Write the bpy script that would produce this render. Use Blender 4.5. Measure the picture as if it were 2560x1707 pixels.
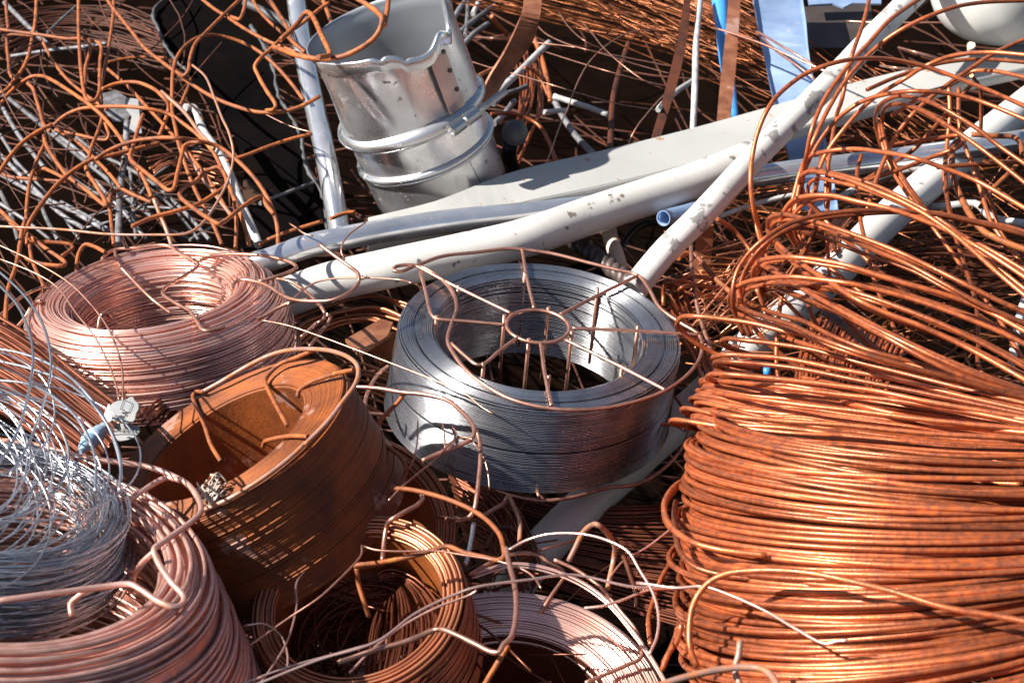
import bpy, math, random
import numpy as np
from mathutils import Vector, Matrix

for o in list(bpy.data.objects): bpy.data.objects.remove(o)
scene = bpy.context.scene
C = scene.collection
R = math.radians
rng = np.random.default_rng(7)
random.seed(7)

# ------------------------------------------------------------ camera, sky, sun
PITCH = R(31.0); DIST = 2.15; LENS = 71.0
FWD = np.array([0, math.cos(PITCH), -math.sin(PITCH)])
UP = np.array([0, math.sin(PITCH), math.cos(PITCH)])
RT = np.array([1.0, 0, 0])
CAM = -FWD * DIST
cd = bpy.data.cameras.new('camera'); cam = bpy.data.objects.new('camera', cd); C.objects.link(cam)
cam.location = CAM.tolist(); cam.rotation_euler = (math.pi/2 - PITCH, 0, 0)
cd.lens = LENS; cd.sensor_width = 36; cd.clip_start = .05; cd.clip_end = 200
cd.dof.use_dof = True; cd.dof.focus_distance = 2.12; cd.dof.aperture_fstop = 14.0
scene.camera = cam

SUN_AZ = R(78)      # measured from straight towards the camera, to the left
SUN_EL = R(42)
sdir = Vector((-math.cos(SUN_EL)*math.sin(SUN_AZ), -math.cos(SUN_EL)*math.cos(SUN_AZ), math.sin(SUN_EL)))
w = bpy.data.worlds.new('World'); scene.world = w; w.use_nodes = True
nt = w.node_tree; nt.nodes.clear()
sky = nt.nodes.new('ShaderNodeTexSky'); sky.sky_type = 'NISHITA'; sky.sun_disc = False
sky.sun_elevation = SUN_EL; sky.sun_rotation = math.atan2(sdir.x, sdir.y)
sky.air_density = 1.0; sky.dust_density = 1.0
bg = nt.nodes.new('ShaderNodeBackground'); bg.inputs[1].default_value = 0.05
out = nt.nodes.new('ShaderNodeOutputWorld')
nt.links.new(sky.outputs[0], bg.inputs[0]); nt.links.new(bg.outputs[0], out.inputs[0])
sd = bpy.data.lights.new('sun', 'SUN'); sd.energy = 5.0; sd.angle = R(0.53); sd.color = (1, .96, .90)
sun = bpy.data.objects.new('sun', sd); C.objects.link(sun)
sun.rotation_euler = sdir.to_track_quat('Z', 'Y').to_euler()
scene.view_settings.view_transform = 'Standard'; scene.view_settings.look = 'None'
scene.view_settings.exposure = 1.12; scene.view_settings.gamma = 1.0
scene.view_settings.use_curve_mapping = False
scene.cycles.max_bounces = 6

# ------------------------------------------------------------ picture point -> point on a level plane
W0, H0 = 2560.0, 1707.0
FPX = LENS/36*W0
def ray(x, y):
    d = FWD + RT*((x-W0/2)/FPX) - UP*((y-H0/2)/FPX)
    return d/np.linalg.norm(d)
def P(x, y, h=0.0):
    d = ray(x, y); t = (h-CAM[2])/d[2]
    return CAM + d*t
def depth(p): return float(np.dot(np.asarray(p)-CAM, FWD))
CROP = {'S': (0,0,1), 'D': (0,0,1.08844), 1: (0,0,.38259), 2: (700,0,.38259), 3: (1500,0,.45068), 4: (0,550,.42517),
        5: (900,550,.47821), 6: (0,1000,.4509), 7: (600,1050,.48895), 8: (1650,400,.44652), 9: (1600,1000,.45092),
        10: (1060,0,.27211), 11: (1900,0,.30612), 12: (1450,480,.33167)}
def px(crop, pts):
    ox, oy, s = CROP[crop]
    return [(ox+s*a, oy+s*b) for a, b in pts]
def along(vals, n):
    if not hasattr(vals, '__len__'): return np.full(n, float(vals))
    v = np.asarray(vals, float)
    return np.interp(np.linspace(0, 1, n), np.linspace(0, 1, len(v)), v)
def smooth(p, step=.006):
    """centripetal Catmull-Rom through the points"""
    p = np.asarray(p, float)
    if len(p) < 3:
        n = max(2, int(np.linalg.norm(p[1]-p[0])/step/3)+1)
        return p[0] + (p[1]-p[0])*np.linspace(0, 1, n)[:, None]
    q = np.vstack([2*p[0]-p[1], p, 2*p[-1]-p[-2]])
    out = []
    for i in range(1, len(q)-2):
        a, b, c, d = q[i-1:i+3]
        t0 = 0.; t1 = t0+max(np.linalg.norm(b-a), 1e-6)**.5; t2 = t1+max(np.linalg.norm(c-b), 1e-6)**.5; t3 = t2+max(np.linalg.norm(d-c), 1e-6)**.5
        n = max(2, min(40, int(np.linalg.norm(c-b)/step)+1))
        t = np.linspace(t1, t2, n, endpoint=False)[:, None]
        A1 = (t1-t)/(t1-t0)*a+(t-t0)/(t1-t0)*b; A2 = (t2-t)/(t2-t1)*b+(t-t1)/(t2-t1)*c; A3 = (t3-t)/(t3-t2)*c+(t-t2)/(t3-t2)*d
        B1 = (t2-t)/(t2-t0)*A1+(t-t0)/(t2-t0)*A2; B2 = (t3-t)/(t3-t1)*A2+(t-t1)/(t3-t1)*A3
        out.append((t2-t)/(t2-t1)*B1+(t-t1)/(t2-t1)*B2)
    out.append(p[-1:])
    return np.vstack(out)
def path(crop, pts, h, step=.006):
    s = px(crop, pts); hh = along(h, len(s))
    return smooth([P(x, y, z) for (x, y), z in zip(s, hh)], step)

# ------------------------------------------------------------ mesh builder
class MB:
    def __init__(s): s.v = []; s.f = []; s.n = 0; s.sm = []; s.rn = []
    def add(s, v, quads, sm=True):
        v = np.asarray(v, float).reshape(-1, 3)
        s.v.append(v); s.f += [(np.asarray(quads, int)+s.n, sm)]; s.n += len(v)
    def tube(s, p, r, sides=8, closed=False, cap=True, ref=None, ripple=0):
        n_before = s.n
        p = np.asarray(p, float); n = len(p)
        if closed: t = np.roll(p, -1, 0)-np.roll(p, 1, 0)
        else: t = np.gradient(p, axis=0)
        t /= np.maximum(np.linalg.norm(t, axis=1), 1e-9)[:, None]
        if ref is None:
            q = p-p.mean(0); u_, s_, vt = np.linalg.svd(q.T@q); ref = u_[:, 2]
            if n < 3 or s_[1] < 1e-9:
                ref = np.array([.31, .2, .93]) if abs(t[0, 2]) < .8 else np.array([1., .1, 0])
        a = np.cross(t, ref); l = np.linalg.norm(a, axis=1); a /= np.maximum(l, 1e-6)[:, None]
        b = np.cross(t, a)
        rr = along(r, n)[:, None, None] if not isinstance(r, np.ndarray) else r.reshape(n, 1, 1)
        th = np.arange(sides)*2*math.pi/sides
        ring = p[:, None, :] + rr*(np.cos(th)[None, :, None]*a[:, None, :]+np.sin(th)[None, :, None]*b[:, None, :])
        i = np.arange(n if closed else n-1)[:, None]; j = np.arange(sides)[None, :]
        i2 = (i+1) % n; j2 = (j+1) % sides
        q = np.stack([i*sides+j+0*j, i*sides+j2, i2*sides+j2, i2*sides+j], -1).reshape(-1, 4)
        if not closed and cap:
            # small cap rings collapsed to the centre
            ring = np.concatenate([ring.reshape(-1, 3), p[:1], p[-1:]]); k = n*sides
            jj = np.arange(sides); j3 = (jj+1) % sides
            c1 = np.stack([jj, np.full(sides, k), np.full(sides, k), j3], -1)
            s.add(ring, q)
            base = s.n-len(ring)
            s.tri = getattr(s, 'tri', [])
            s.tri.append(np.stack([jj, j3, np.full(sides, k)], -1)[:, ::-1]+base)
            o = (n-1)*sides
            s.tri.append(np.stack([jj+o, j3+o, np.full(sides, k+1)], -1)+base)
        else: s.add(ring, q)
        s.rn.append((n_before, s.n, rng.random()))
    def hollow(s, p, r, th, sides=24):
        """open tube with wall thickness"""
        n0 = s.n
        s.tube(p, r, sides, cap=False); n1 = s.n
        rin = np.maximum(along(r, len(p))-th, .0005)
        s.tube(p, rin, sides, cap=False)
        m = len(p)
        jj = np.arange(sides); j2 = (jj+1) % sides
        for o in (0, (m-1)*sides):
            s.f.append((np.stack([n0+o+jj, n0+o+j2, n1+o+j2, n1+o+jj], -1), False))
    def grid(s, g, closed_u=False, sm=True):
        g = np.asarray(g); a, b = g.shape[:2]
        i = np.arange(a if closed_u else a-1)[:, None]; j = np.arange(b-1)[None, :]; i2 = (i+1) % a
        q = np.stack([i*b+j, i*b+j+1, i2*b+j+1, i2*b+j], -1).reshape(-1, 4)
        s.add(g.reshape(-1, 3), q, sm)
    def prism(s, outline, tv):
        o = np.asarray(outline, float); n = len(o); tv = np.asarray(tv, float)
        s.v.append(np.vstack([o, o+tv])); b = s.n; s.n += 2*n
        s.ng = getattr(s, 'ng', []); s.ng.append([b+i for i in range(n)]); s.ng.append([b+n+i for i in range(n)][::-1])
        i = np.arange(n); i2 = (i+1) % n
        s.f.append((np.stack([b+i, b+i2, b+n+i2, b+n+i], -1), False))
    def box(s, c, ax, ay, az):
        c, ax, ay, az = map(lambda q: np.asarray(q, float), (c, ax, ay, az))
        s.prism([c-ax-ay-az, c+ax-ay-az, c+ax+ay-az, c-ax+ay-az], 2*az)
    def build(s, name, mat, parent=None, origin=None, flat=False):
        v = np.vstack(s.v)
        o = np.array([v[:, 0].mean(), v[:, 1].mean(), v[:, 2].min()]) if origin is None else np.asarray(origin, float)
        me = bpy.data.meshes.new(name)
        tris = getattr(s, 'tri', []); ngs = getattr(s, 'ng', [])
        quads = np.vstack([f for f, _ in s.f]) if s.f else np.zeros((0, 4), int)
        sm = np.concatenate([np.full(len(f), m) for f, m in s.f]) if s.f else np.zeros(0, bool)
        tr = np.vstack(tris) if tris else np.zeros((0, 3), int)
        loops = np.concatenate([quads.ravel(), tr.ravel()]+[np.array(x) for x in ngs]).astype(np.int32)
        sizes = np.concatenate([np.full(len(quads), 4), np.full(len(tr), 3)]+[np.array([len(x)]) for x in ngs]).astype(np.int32)
        starts = np.concatenate([[0], np.cumsum(sizes)[:-1]]).astype(np.int32)
        smf = np.concatenate([sm, np.zeros(len(tr), bool), np.zeros(len(ngs), bool)])
        if flat: smf[:] = False
        me.vertices.add(len(v)); me.vertices.foreach_set('co', (v-o).ravel().astype(np.float32))
        me.loops.add(len(loops)); me.loops.foreach_set('vertex_index', loops)
        me.polygons.add(len(sizes)); me.polygons.foreach_set('loop_start', starts); me.polygons.foreach_set('loop_total', sizes)
        me.polygons.foreach_set('use_smooth', smf)
        rv = np.full(len(v), .5, np.float32)
        for i0, i1, x in s.rn: rv[i0:i1] = x
        me.attributes.new('tone', 'FLOAT', 'POINT').data.foreach_set('value', rv)
        me.update(calc_edges=True); me.validate()
        me.materials.append(mat)
        ob = bpy.data.objects.new(name, me); C.objects.link(ob)
        wp = o.copy()
        if parent is not None:
            ob.parent = parent
            wp = wp - np.array(world_of(parent))
        ob.location = wp.tolist()
        ob['_w'] = o.tolist()
        return ob
def world_of(o):
    return list(o['_w'])
def tag(o, label=None, cat=None, group=None, kind=None):
    if label: o['label'] = label
    if cat: o['category'] = cat
    if group: o['group'] = group
    if kind: o['kind'] = kind
    return o
def thing(name, label, cat, loc, group=None):
    o = bpy.data.objects.new(name, None); C.objects.link(o); o.empty_display_size = .05
    o.location = tuple(float(x) for x in loc); o['_w'] = [float(x) for x in loc]
    return tag(o, label, cat, group)

# ------------------------------------------------------------ materials
def mat(name, a, b=None, thr=.5, soft=.08, scale=60, ra=.4, rb=None, ma=0., mb=None, bump=.0, bscale=None, c=None, cthr=.62, cscale=None,
        rc=.8, mc=0, spec=.5, detail=6, stretch=None, tone=.0, cs=.014):
    """a: main colour, b: second colour where noise > thr, c: third patches"""
    m = bpy.data.materials.new(name); m.use_nodes = True; t = m.node_tree; N = t.nodes; L = t.links
    bs = N['Principled BSDF']; bs.inputs['Specular IOR Level'].default_value = spec
    tc = N.new('ShaderNodeTexCoord'); src = tc.outputs['Object']
    if stretch:
        mp = N.new('ShaderNodeMapping'); mp.inputs['Scale'].default_value = stretch; L.new(src, mp.inputs[0]); src = mp.outputs[0]
    def noise(sc, d=detail, off=0):
        n = N.new('ShaderNodeTexNoise'); n.inputs['Scale'].default_value = sc; n.inputs['Detail'].default_value = d
        n.inputs['Roughness'].default_value = .6
        if off:
            mp = N.new('ShaderNodeMapping'); mp.inputs['Location'].default_value = (off, off*2, off*3); L.new(src, mp.inputs[0]); L.new(mp.outputs[0], n.inputs[0])
        else: L.new(src, n.inputs[0])
        return n
    def mask(n, th, so):
        r = N.new('ShaderNodeMapRange'); r.inputs[1].default_value = th-so; r.inputs[2].default_value = th+so; L.new(n.outputs[0], r.inputs[0]); return r.outputs[0]
    def mix(fac, x, y, kind='RGBA'):
        q = N.new('ShaderNodeMix'); q.data_type = kind
        L.new(fac, q.inputs[0])
        ia, ib, o = (6, 7, 2) if kind == 'RGBA' else (2, 3, 0)
        for i, z in ((ia, x), (ib, y)):
            if hasattr(z, 'links'): L.new(z, q.inputs[i])
            else: q.inputs[i].default_value = (*z, 1) if kind == 'RGBA' else z
        return q.outputs[o]
    col, rgh, met = a, ra, ma
    # gentle tonal variation
    n0 = noise(scale*.35, 3, 3.3)
    dk = N.new('ShaderNodeMapRange'); dk.inputs[1].default_value = .3; dk.inputs[2].default_value = .7
    dk.inputs[3].default_value = .78; dk.inputs[4].default_value = 1.15; L.new(n0.outputs[0], dk.inputs[0])
    if b is not None:
        k = mask(noise(scale), thr, soft)
        col = mix(k, a, b); rgh = mix(k, ra, rb if rb is not None else ra, 'FLOAT'); met = mix(k, ma, mb if mb is not None else ma, 'FLOAT')
    if c is not None:
        k = mask(noise(cscale or scale*.4, 7, 7.7), cthr, cs)
        col = mix(k, col, c); rgh = mix(k, rgh, rc, 'FLOAT'); met = mix(k, met, mc, 'FLOAT')
    vm = N.new('ShaderNodeVectorMath'); vm.operation = 'SCALE'
    if hasattr(col, 'links'): L.new(col, vm.inputs[0])
    else: vm.inputs[0].default_value = col
    at = N.new('ShaderNodeAttribute'); at.attribute_name = 'tone'
    tr_ = N.new('ShaderNodeMapRange'); tr_.inputs[3].default_value = 1-tone; tr_.inputs[4].default_value = 1+tone*.8; L.new(at.outputs['Fac'], tr_.inputs[0])
    mu = N.new('ShaderNodeMath'); mu.operation = 'MULTIPLY'; L.new(dk.outputs[0], mu.inputs[0]); L.new(tr_.outputs[0], mu.inputs[1])
    L.new(mu.outputs[0], vm.inputs['Scale']); L.new(vm.outputs[0], bs.inputs['Base Color'])
    for z, i in ((rgh, 'Roughness'), (met, 'Metallic')):
        if hasattr(z, 'links'): L.new(z, bs.inputs[i])
        else: bs.inputs[i].default_value = z
    if bump:
        nb = noise(bscale or scale*2, 4, 1.1); bp = N.new('ShaderNodeBump'); bp.inputs['Strength'].default_value = bump
        bp.inputs['Distance'].default_value = .001; L.new(nb.outputs[0], bp.inputs['Height']); L.new(bp.outputs[0], bs.inputs['Normal'])
    return m
M = {}
M['ground'] = mat('shade_black_ground', (.004, .0025, .002), (.006, .003, .002), scale=20, ra=1, bump=.6, spec=.0)  # near-black: the deep shade of the voids is put into the ground colour
M['steel'] = mat('grey_steel_wire', (.47, .47, .48), (.36, .36, .37), scale=40, ra=.23, rb=.29, ma=.95, mb=.95, tone=0.16)
M['pink'] = mat('bright_copper_wire', (.95, .61, .51), (.86, .51, .41), scale=35, soft=.2, ra=.25, rb=.33, ma=.8, mb=.8, tone=0.14)
M['pinkcage'] = mat('copper_cage_rod', (.62, .30, .20), (.42, .21, .16), scale=90, ra=.34, rb=.45, ma=.9, mb=.7, bump=.2)
M['dullpink'] = mat('dull_copper_rod', (.80, .42, .31), (.68, .38, .31), scale=70, ra=.34, rb=.44, ma=.75, mb=.6, c=(.62, .22, .08), cthr=.68, cscale=120, rc=.6, tone=0.18)
M['copper'] = mat('copper_rod', (.60, .24, .12), (.40, .13, .06), scale=50, soft=.2, ra=.33, rb=.42, ma=.75, mb=.55, tone=0.25)
M['rodcoil'] = mat('rust_flecked_rod', (.40, .125, .07), (.48, .105, .016), thr=.5, soft=.22, scale=150, ra=.27, rb=.45, ma=.75, mb=.3, bump=.3, bscale=400, detail=4, tone=0.42)
M['rust'] = mat('orange_rust_bar', (.38, .095, .013), (.17, .045, .014), thr=.53, scale=70, soft=.1, ra=.62, rb=.6, ma=.0, bump=.6, bscale=500, spec=.6, c=(.50, .17, .03), cthr=.64, cscale=60, tone=0.22)
M['rustlight'] = mat('purple_brown_bar', (.42, .24, .19), (.40, .14, .05), scale=120, ra=.42, rb=.6, ma=.4, mb=0)
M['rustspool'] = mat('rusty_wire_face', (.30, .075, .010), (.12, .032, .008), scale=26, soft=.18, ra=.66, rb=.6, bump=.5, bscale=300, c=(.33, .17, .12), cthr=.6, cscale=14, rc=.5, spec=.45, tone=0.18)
M['darkrust'] = mat('dark_rust', (.10, .026, .009), (.05, .015, .007), scale=40, ra=.6, ma=.3, bump=.3, tone=0.3)  # on the deep tangles this dark tone also stands in for shade
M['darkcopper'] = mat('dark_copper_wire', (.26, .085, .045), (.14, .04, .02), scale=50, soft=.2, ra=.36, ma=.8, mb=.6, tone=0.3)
M['browncopper'] = mat('brown_copper_strand', (.36, .11, .035), (.18, .055, .02), scale=40, ra=.35, ma=.6, tone=0.4)
M['greyrod'] = mat('grey_oxidised_rod', (.24, .23, .24), (.13, .12, .12), scale=60, ra=.55, ma=.25, bump=.5, bscale=250, tone=0.3)  # base grey darkened to carry the shade the upper left rods lie in
M['palerod'] = mat('pale_grey_rod', (.52, .50, .47), (.36, .34, .33), scale=60, ra=.6, ma=.1, bump=.4)
M['silver'] = mat('galvanised_thin_wire', (.62, .63, .66), (.46, .47, .50), scale=70, ra=.27, rb=.36, ma=.95, tone=0.3)
M['chrome'] = mat('chrome_tube', (.76, .77, .80), (.62, .62, .64), scale=30, soft=.2, thr=.58, ra=.14, rb=.3, ma=.84, mb=.7, c=(.36, .35, .34), cthr=.67, cscale=60, rc=.6, mc=.3)
M['alu'] = mat('scuffed_aluminium', (.82, .82, .83), (.62, .60, .585), scale=10, soft=.12, ra=.22, rb=.38, ma=.92, mb=.75, c=(.26, .23, .21), cthr=.66, cscale=60, bump=.15, bscale=120)
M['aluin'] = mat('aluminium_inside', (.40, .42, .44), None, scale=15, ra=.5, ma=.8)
M['coppertint'] = mat('coppery_stained_patch', (.60, .46, .41), (.52, .42, .39), scale=25, ra=.38, ma=.9)
M['white'] = mat('chipped_cream_paint', (.60, .575, .53), (.46, .43, .385), scale=7, soft=.15, thr=.56, ra=.33, c=(.17, .14, .11), cthr=.655, cscale=42, rc=.75, bump=.12, bscale=90)
M['white2'] = mat('worn_cream_paint', (.62, .60, .56), (.46, .44, .40), scale=8, soft=.12, thr=.55, ra=.38, c=(.25, .235, .22), cthr=.57, cscale=30, rc=.6, bump=.15, bscale=90)
M['white3'] = mat('thick_pipe_paint', (.64, .62, .58), (.52, .50, .46), scale=9, soft=.2, ra=.35, c=(.24, .23, .22), cthr=.66, cscale=22, rc=.5, bump=.1, bscale=80)
M['beam'] = mat('pale_channel_paint', (.36, .355, .335), (.44, .43, .40), scale=8, soft=.25, ra=.45, c=(.30, .17, .09), cthr=.65, cscale=60, rc=.8, bump=.12, bscale=70)
M['black'] = mat('charred_sheet', (.003, .003, .0035), (.006, .0045, .004), scale=18, soft=.15, ra=.7, bump=.5, bscale=60, c=(.06, .034, .024), cthr=.66, cscale=9, rc=.6, spec=.0)
M['rubber'] = mat('grey_rubber', (.05, .05, .052), (.09, .09, .09), scale=50, ra=.6, c=(.2, .17, .15), cthr=.7)
M['galvblue'] = mat('blue_galvanised_sheet', (.26, .38, .60), (.36, .47, .66), scale=22, soft=.2, ra=.36, ma=.55, mb=.4, c=(.30, .28, .30), cthr=.68, cscale=50)
M['blue'] = mat('blue_plastic', (.05, .25, .62), (.06, .28, .66), scale=20, ra=.35)
M['flatrust'] = mat('rusty_flat_bar', (.30, .12, .06), (.20, .07, .035), scale=45, ra=.5, ma=.3, bump=.4, c=(.30, .17, .13), cthr=.62, cscale=20, rc=.4)
M['tank'] = mat('tank_cream_enamel', (.68, .67, .63), (.58, .56, .51), scale=10, soft=.2, ra=.3, c=(.66, .65, .62), cthr=.66, cscale=18, rc=.4)
M['paper'] = mat('pale_paper', (.30, .305, .31), (.34, .33, .31), scale=30, ra=.8)
M['bluepaper'] = mat('blue_plastic_wrap', (.20, .36, .50), (.42, .50, .56), scale=30, soft=.15, ra=.35)
M['ink'] = mat('black_ink', (.02, .02, .02), None, ra=.7)
M['beige'] = mat('bone_coloured_plastic', (.55, .46, .38), (.48, .38, .30), scale=30, ra=.5, c=(.16, .09, .06), cthr=.7, cscale=40)
M['cable'] = mat('black_cable_skin', (.015, .014, .014), None, ra=.35)
M['greyblock'] = mat('grimy_dark_plate', (.07, .055, .05), (.12, .09, .08), scale=12, ra=.5, ma=.4, bump=.4)

# ------------------------------------------------------------ quick makers
def wire(name, label, cat, crop, pts, h, r, mt, group=None, parent=None, sides=8, step=.006):
    m = MB(); m.tube(path(crop, pts, h, step), r/1000, sides)
    o = m.build(name, M[mt], parent)
    if parent is None: tag(o, label, cat, group)
    elif label: tag(o, label)
    return o
class Frame:
    """circle seen as an ellipse: centre px, ratio minor/major, rotation (right end down = +)"""
    def __init__(s, cx, cy, ratio, rot, h, lean=1):
        s.c = P(cx, cy, h); v = (CAM-s.c); v /= np.linalg.norm(v)
        r = RT-np.dot(RT, v)*v; r /= np.linalg.norm(r); u = np.cross(v, r)
        th = R(rot); phi = math.acos(ratio)
        s.X = math.cos(th)*r-math.sin(th)*u
        mn = math.sin(th)*r+math.cos(th)*u
        s.A = math.cos(phi)*v+math.sin(phi)*mn
        s.Y = np.cross(s.A, s.X)
        s.k = depth(s.c)/FPX
    def pt(s, a, rad, z, dc=(0, 0), tilt=(0, 0)):
        ca, sa = np.cos(a), np.sin(a)
        zz = z+rad*(tilt[0]*ca+tilt[1]*sa)
        return s.c+np.outer(ca*rad+dc[0], s.X)+np.outer(sa*rad+dc[1], s.Y)+np.outer(zz*np.ones_like(ca), s.A)
    def on(s, x, y, lift=0.0):
        """picture point cast onto the face plane (lifted along the axis)"""
        q = s.c+s.A*lift; d = ray(x, y)
        return CAM+d*(np.dot(q-CAM, s.A)/np.dot(d, s.A))
def wob(a, amp, k=3):
    v = np.zeros_like(a)
    for i in range(1, k+1): v += rng.normal()*amp/i*np.cos(i*a+rng.uniform(0, 6.3))
    return v
def wound(m, F, ri, ro, h, wr, prof='box', n=150, jit=.35, sides=5, stray=.12, core=True, round_=.25, faces=('out', 'top', 'in'), bulge=0, shift=(0, 0), dens=1.0, skip=.0, deep=1.3):
    """rings laid side by side around the outline of a coil's cross-section"""
    a = np.arange(n)*2*math.pi/n
    hw, hh = (ro-ri)/2, h/2
    rc = round_*min(hw, hh)*2
    pts = []
    # outline of a rounded rectangle, starting outer-bottom, going up, in, down
    def arc(cx, cz, a0): return [(cx+rc*math.cos(a0+t), cz+rc*math.sin(a0+t)) for t in np.linspace(0, math.pi/2, max(2, int(rc*1.57/(wr*2))))]
    def line(p, q):
        k = max(1, int(math.dist(p, q)/(wr*2*.98/dens))); return [(p[0]+(q[0]-p[0])*i/k, p[1]+(q[1]-p[1])*i/k) for i in range(k)]
    O, I, T, B = hw, -hw, hh, -hh
    if 'out' in faces: pts += line((O, B), (O, T-rc))
    if rc > wr*3: pts += arc(O-rc, T-rc, 0)
    if 'top' in faces: pts += line((O-rc, T), (I+rc, T))
    if rc > wr*3: pts += arc(I+rc, T-rc, math.pi/2)
    if 'in' in faces: pts += line((I, T-rc), (I, B))
    rm = (ri+ro)/2
    for (x, z) in pts:
        if rng.random() < skip: continue
        st = rng.random() < stray
        f = z/h+.5            # 0 bottom 1 top
        sh = (1-f)
        rad = rm+x+bulge*sh*(x > 0)+rng.normal()*wr*jit+(rng.uniform(.3, 1.4)*wr if st else 0)
        ti = (rng.normal()*wr/rm*jit*(3 if st else 1), rng.normal()*wr/rm*jit*(3 if st else 1))
        rr = rad+wob(a, wr*jit*(.9 if st else .45))
        zz = z-h/2+rng.normal()*wr*jit*.3+wob(a, wr*jit*.5)
        m.tube(F.pt(a, rr, zz, (shift[0]*sh, shift[1]*sh), ti), wr, sides, closed=True, ref=F.A)
    if core:
        g = []
        e = wr*deep
        rk = max(rc-e, .001); Oe, Ie, Te = O-e, I+e, T-e
        prof_ = [(Oe, B)]+[(Oe-rk+rk*math.cos(u), Te-rk+rk*math.sin(u)) for u in np.linspace(0, math.pi/2, 7)]+[(Ie+rk+rk*math.cos(u), Te-rk+rk*math.sin(u)) for u in np.linspace(math.pi/2, math.pi, 7)]+[(Ie, B), (Oe, B)]
        a2 = np.arange(64)*2*math.pi/64
        for (x, z) in prof_:
            sh = .5-z/h
            g.append(F.pt(a2, rm+x+bulge*sh*(x > 0), z-h/2, (shift[0]*sh, shift[1]*sh)))
        m.grid(np.transpose(np.array(g), (1, 0, 2)), closed_u=True, sm=False)
def sheet(m, crop, A, B, n, r, h, jit=.25, hj=.004, step=.02, sides=5, gap=0):
    """n wires laid between two traced edges"""
    a = path(crop, A, h[0], .02); b = path(crop, B, h[1], .02)
    t = np.linspace(0, 1, 26)
    def rs(p):
        d = np.r_[0, np.cumsum(np.linalg.norm(np.diff(p, axis=0), axis=1))]; d /= d[-1]
        return np.stack([np.interp(t, d, p[:, i]) for i in range(3)], 1)
    a, b = rs(a), rs(b); sp = 1.0/n
    for i in range(n):
        if rng.random() < gap: continue
        u = (i+.5)*sp+rng.normal()*sp*jit
        uu = u+rng.normal()*sp*jit*(t-.5)*2+wob(t*4, sp*jit*.5, 2)
        p = a*(1-uu[:, None])+b*uu[:, None]
        p[:, 2] += rng.normal()*hj+wob(t*5, hj*.7, 2)
        m.tube(p, r/1000*rng.uniform(.85, 1.1), sides)
def strands(m, crop, box, ang, L, n, r, h, bend=.15, sides=4):
    """loose short wires scattered in a picture area, at heights h"""
    ox, oy, s = CROP[crop]
    for i in range(n):
        x = ox+s*rng.uniform(box[0], box[2]); y = oy+s*rng.uniform(box[1], box[3]); z = rng.uniform(*h)
        a = R(rng.uniform(*ang)); l = rng.uniform(*L); c = rng.normal()*bend
        t = np.linspace(-.5, .5, 9)
        p0 = P(x, y, z)
        dx, dy = math.cos(a), -math.sin(a)
        lx = t*l*dx-c*l*(t*t)*dy; ly = t*l*dy+c*l*(t*t)*dx
        q = np.stack([p0[0]+lx, p0[1]+ly*1.6, z+rng.normal()*.03*t*2+wob(t*4, .004, 2)], 1)
        m.tube(q, r/1000*rng.uniform(.8, 1.2), sides)

# ============================================================ ground under the heap
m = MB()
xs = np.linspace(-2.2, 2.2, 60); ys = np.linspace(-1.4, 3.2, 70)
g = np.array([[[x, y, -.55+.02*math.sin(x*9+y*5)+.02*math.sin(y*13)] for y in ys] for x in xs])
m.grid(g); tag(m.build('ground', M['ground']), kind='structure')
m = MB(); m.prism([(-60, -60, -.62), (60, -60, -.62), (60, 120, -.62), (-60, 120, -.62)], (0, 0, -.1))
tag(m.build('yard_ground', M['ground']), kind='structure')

# ============================================================ deep tangle (uncountable)
def stuff(name, label, cat, mb, mt):
    return tag(mb.build(name, M[mt]), label, cat, None, 'stuff')
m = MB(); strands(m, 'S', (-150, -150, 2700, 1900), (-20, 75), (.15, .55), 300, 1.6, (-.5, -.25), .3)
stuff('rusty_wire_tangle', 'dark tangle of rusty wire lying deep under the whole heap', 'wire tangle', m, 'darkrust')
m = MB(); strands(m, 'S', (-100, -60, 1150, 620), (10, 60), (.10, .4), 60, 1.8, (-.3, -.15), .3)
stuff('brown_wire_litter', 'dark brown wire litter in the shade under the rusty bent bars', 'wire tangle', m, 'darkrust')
m = MB()
strands(m, 'S', (-60, -40, 480, 600), (-70, 75), (.08, .25), 36, 1.1, (-.07, .0), .6, 5)
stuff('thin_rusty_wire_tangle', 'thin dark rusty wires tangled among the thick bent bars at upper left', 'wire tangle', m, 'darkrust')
m = MB(); strands(m, 'S', (1830, 330, 2650, 1000), (-35, 20), (.08, .35), 240, 1.1, (-.24, -.14), .2)
stuff('loose_copper_wire', 'loose brown copper wire scattered beneath the big open loops on the right', 'wire tangle', m, 'browncopper')
m = MB(); strands(m, 'S', (1740, 600, 1960, 900), (-45, 10), (.05, .14), 80, 1.0, (-.14, -.05), .2)
strands(m, 'S', (1800, 560, 2050, 760), (-40, -25), (.08, .18), 16, .9, (-.03, .02), .1)
stuff('bright_wire_snippets', 'bright copper wire snippets below the lower end of the chipped diagonal pipe', 'wire tangle', m, 'copper')
m = MB(); strands(m, 'S', (600, 1350, 1300, 1760), (-60, 60), (.06, .25), 110, 1.1, (-.2, -.1), .5)
stuff('shadowed_wire_scraps', 'shadowed wire scraps between the lowest coils at the bottom edge', 'wire tangle', m, 'darkcopper')

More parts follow.
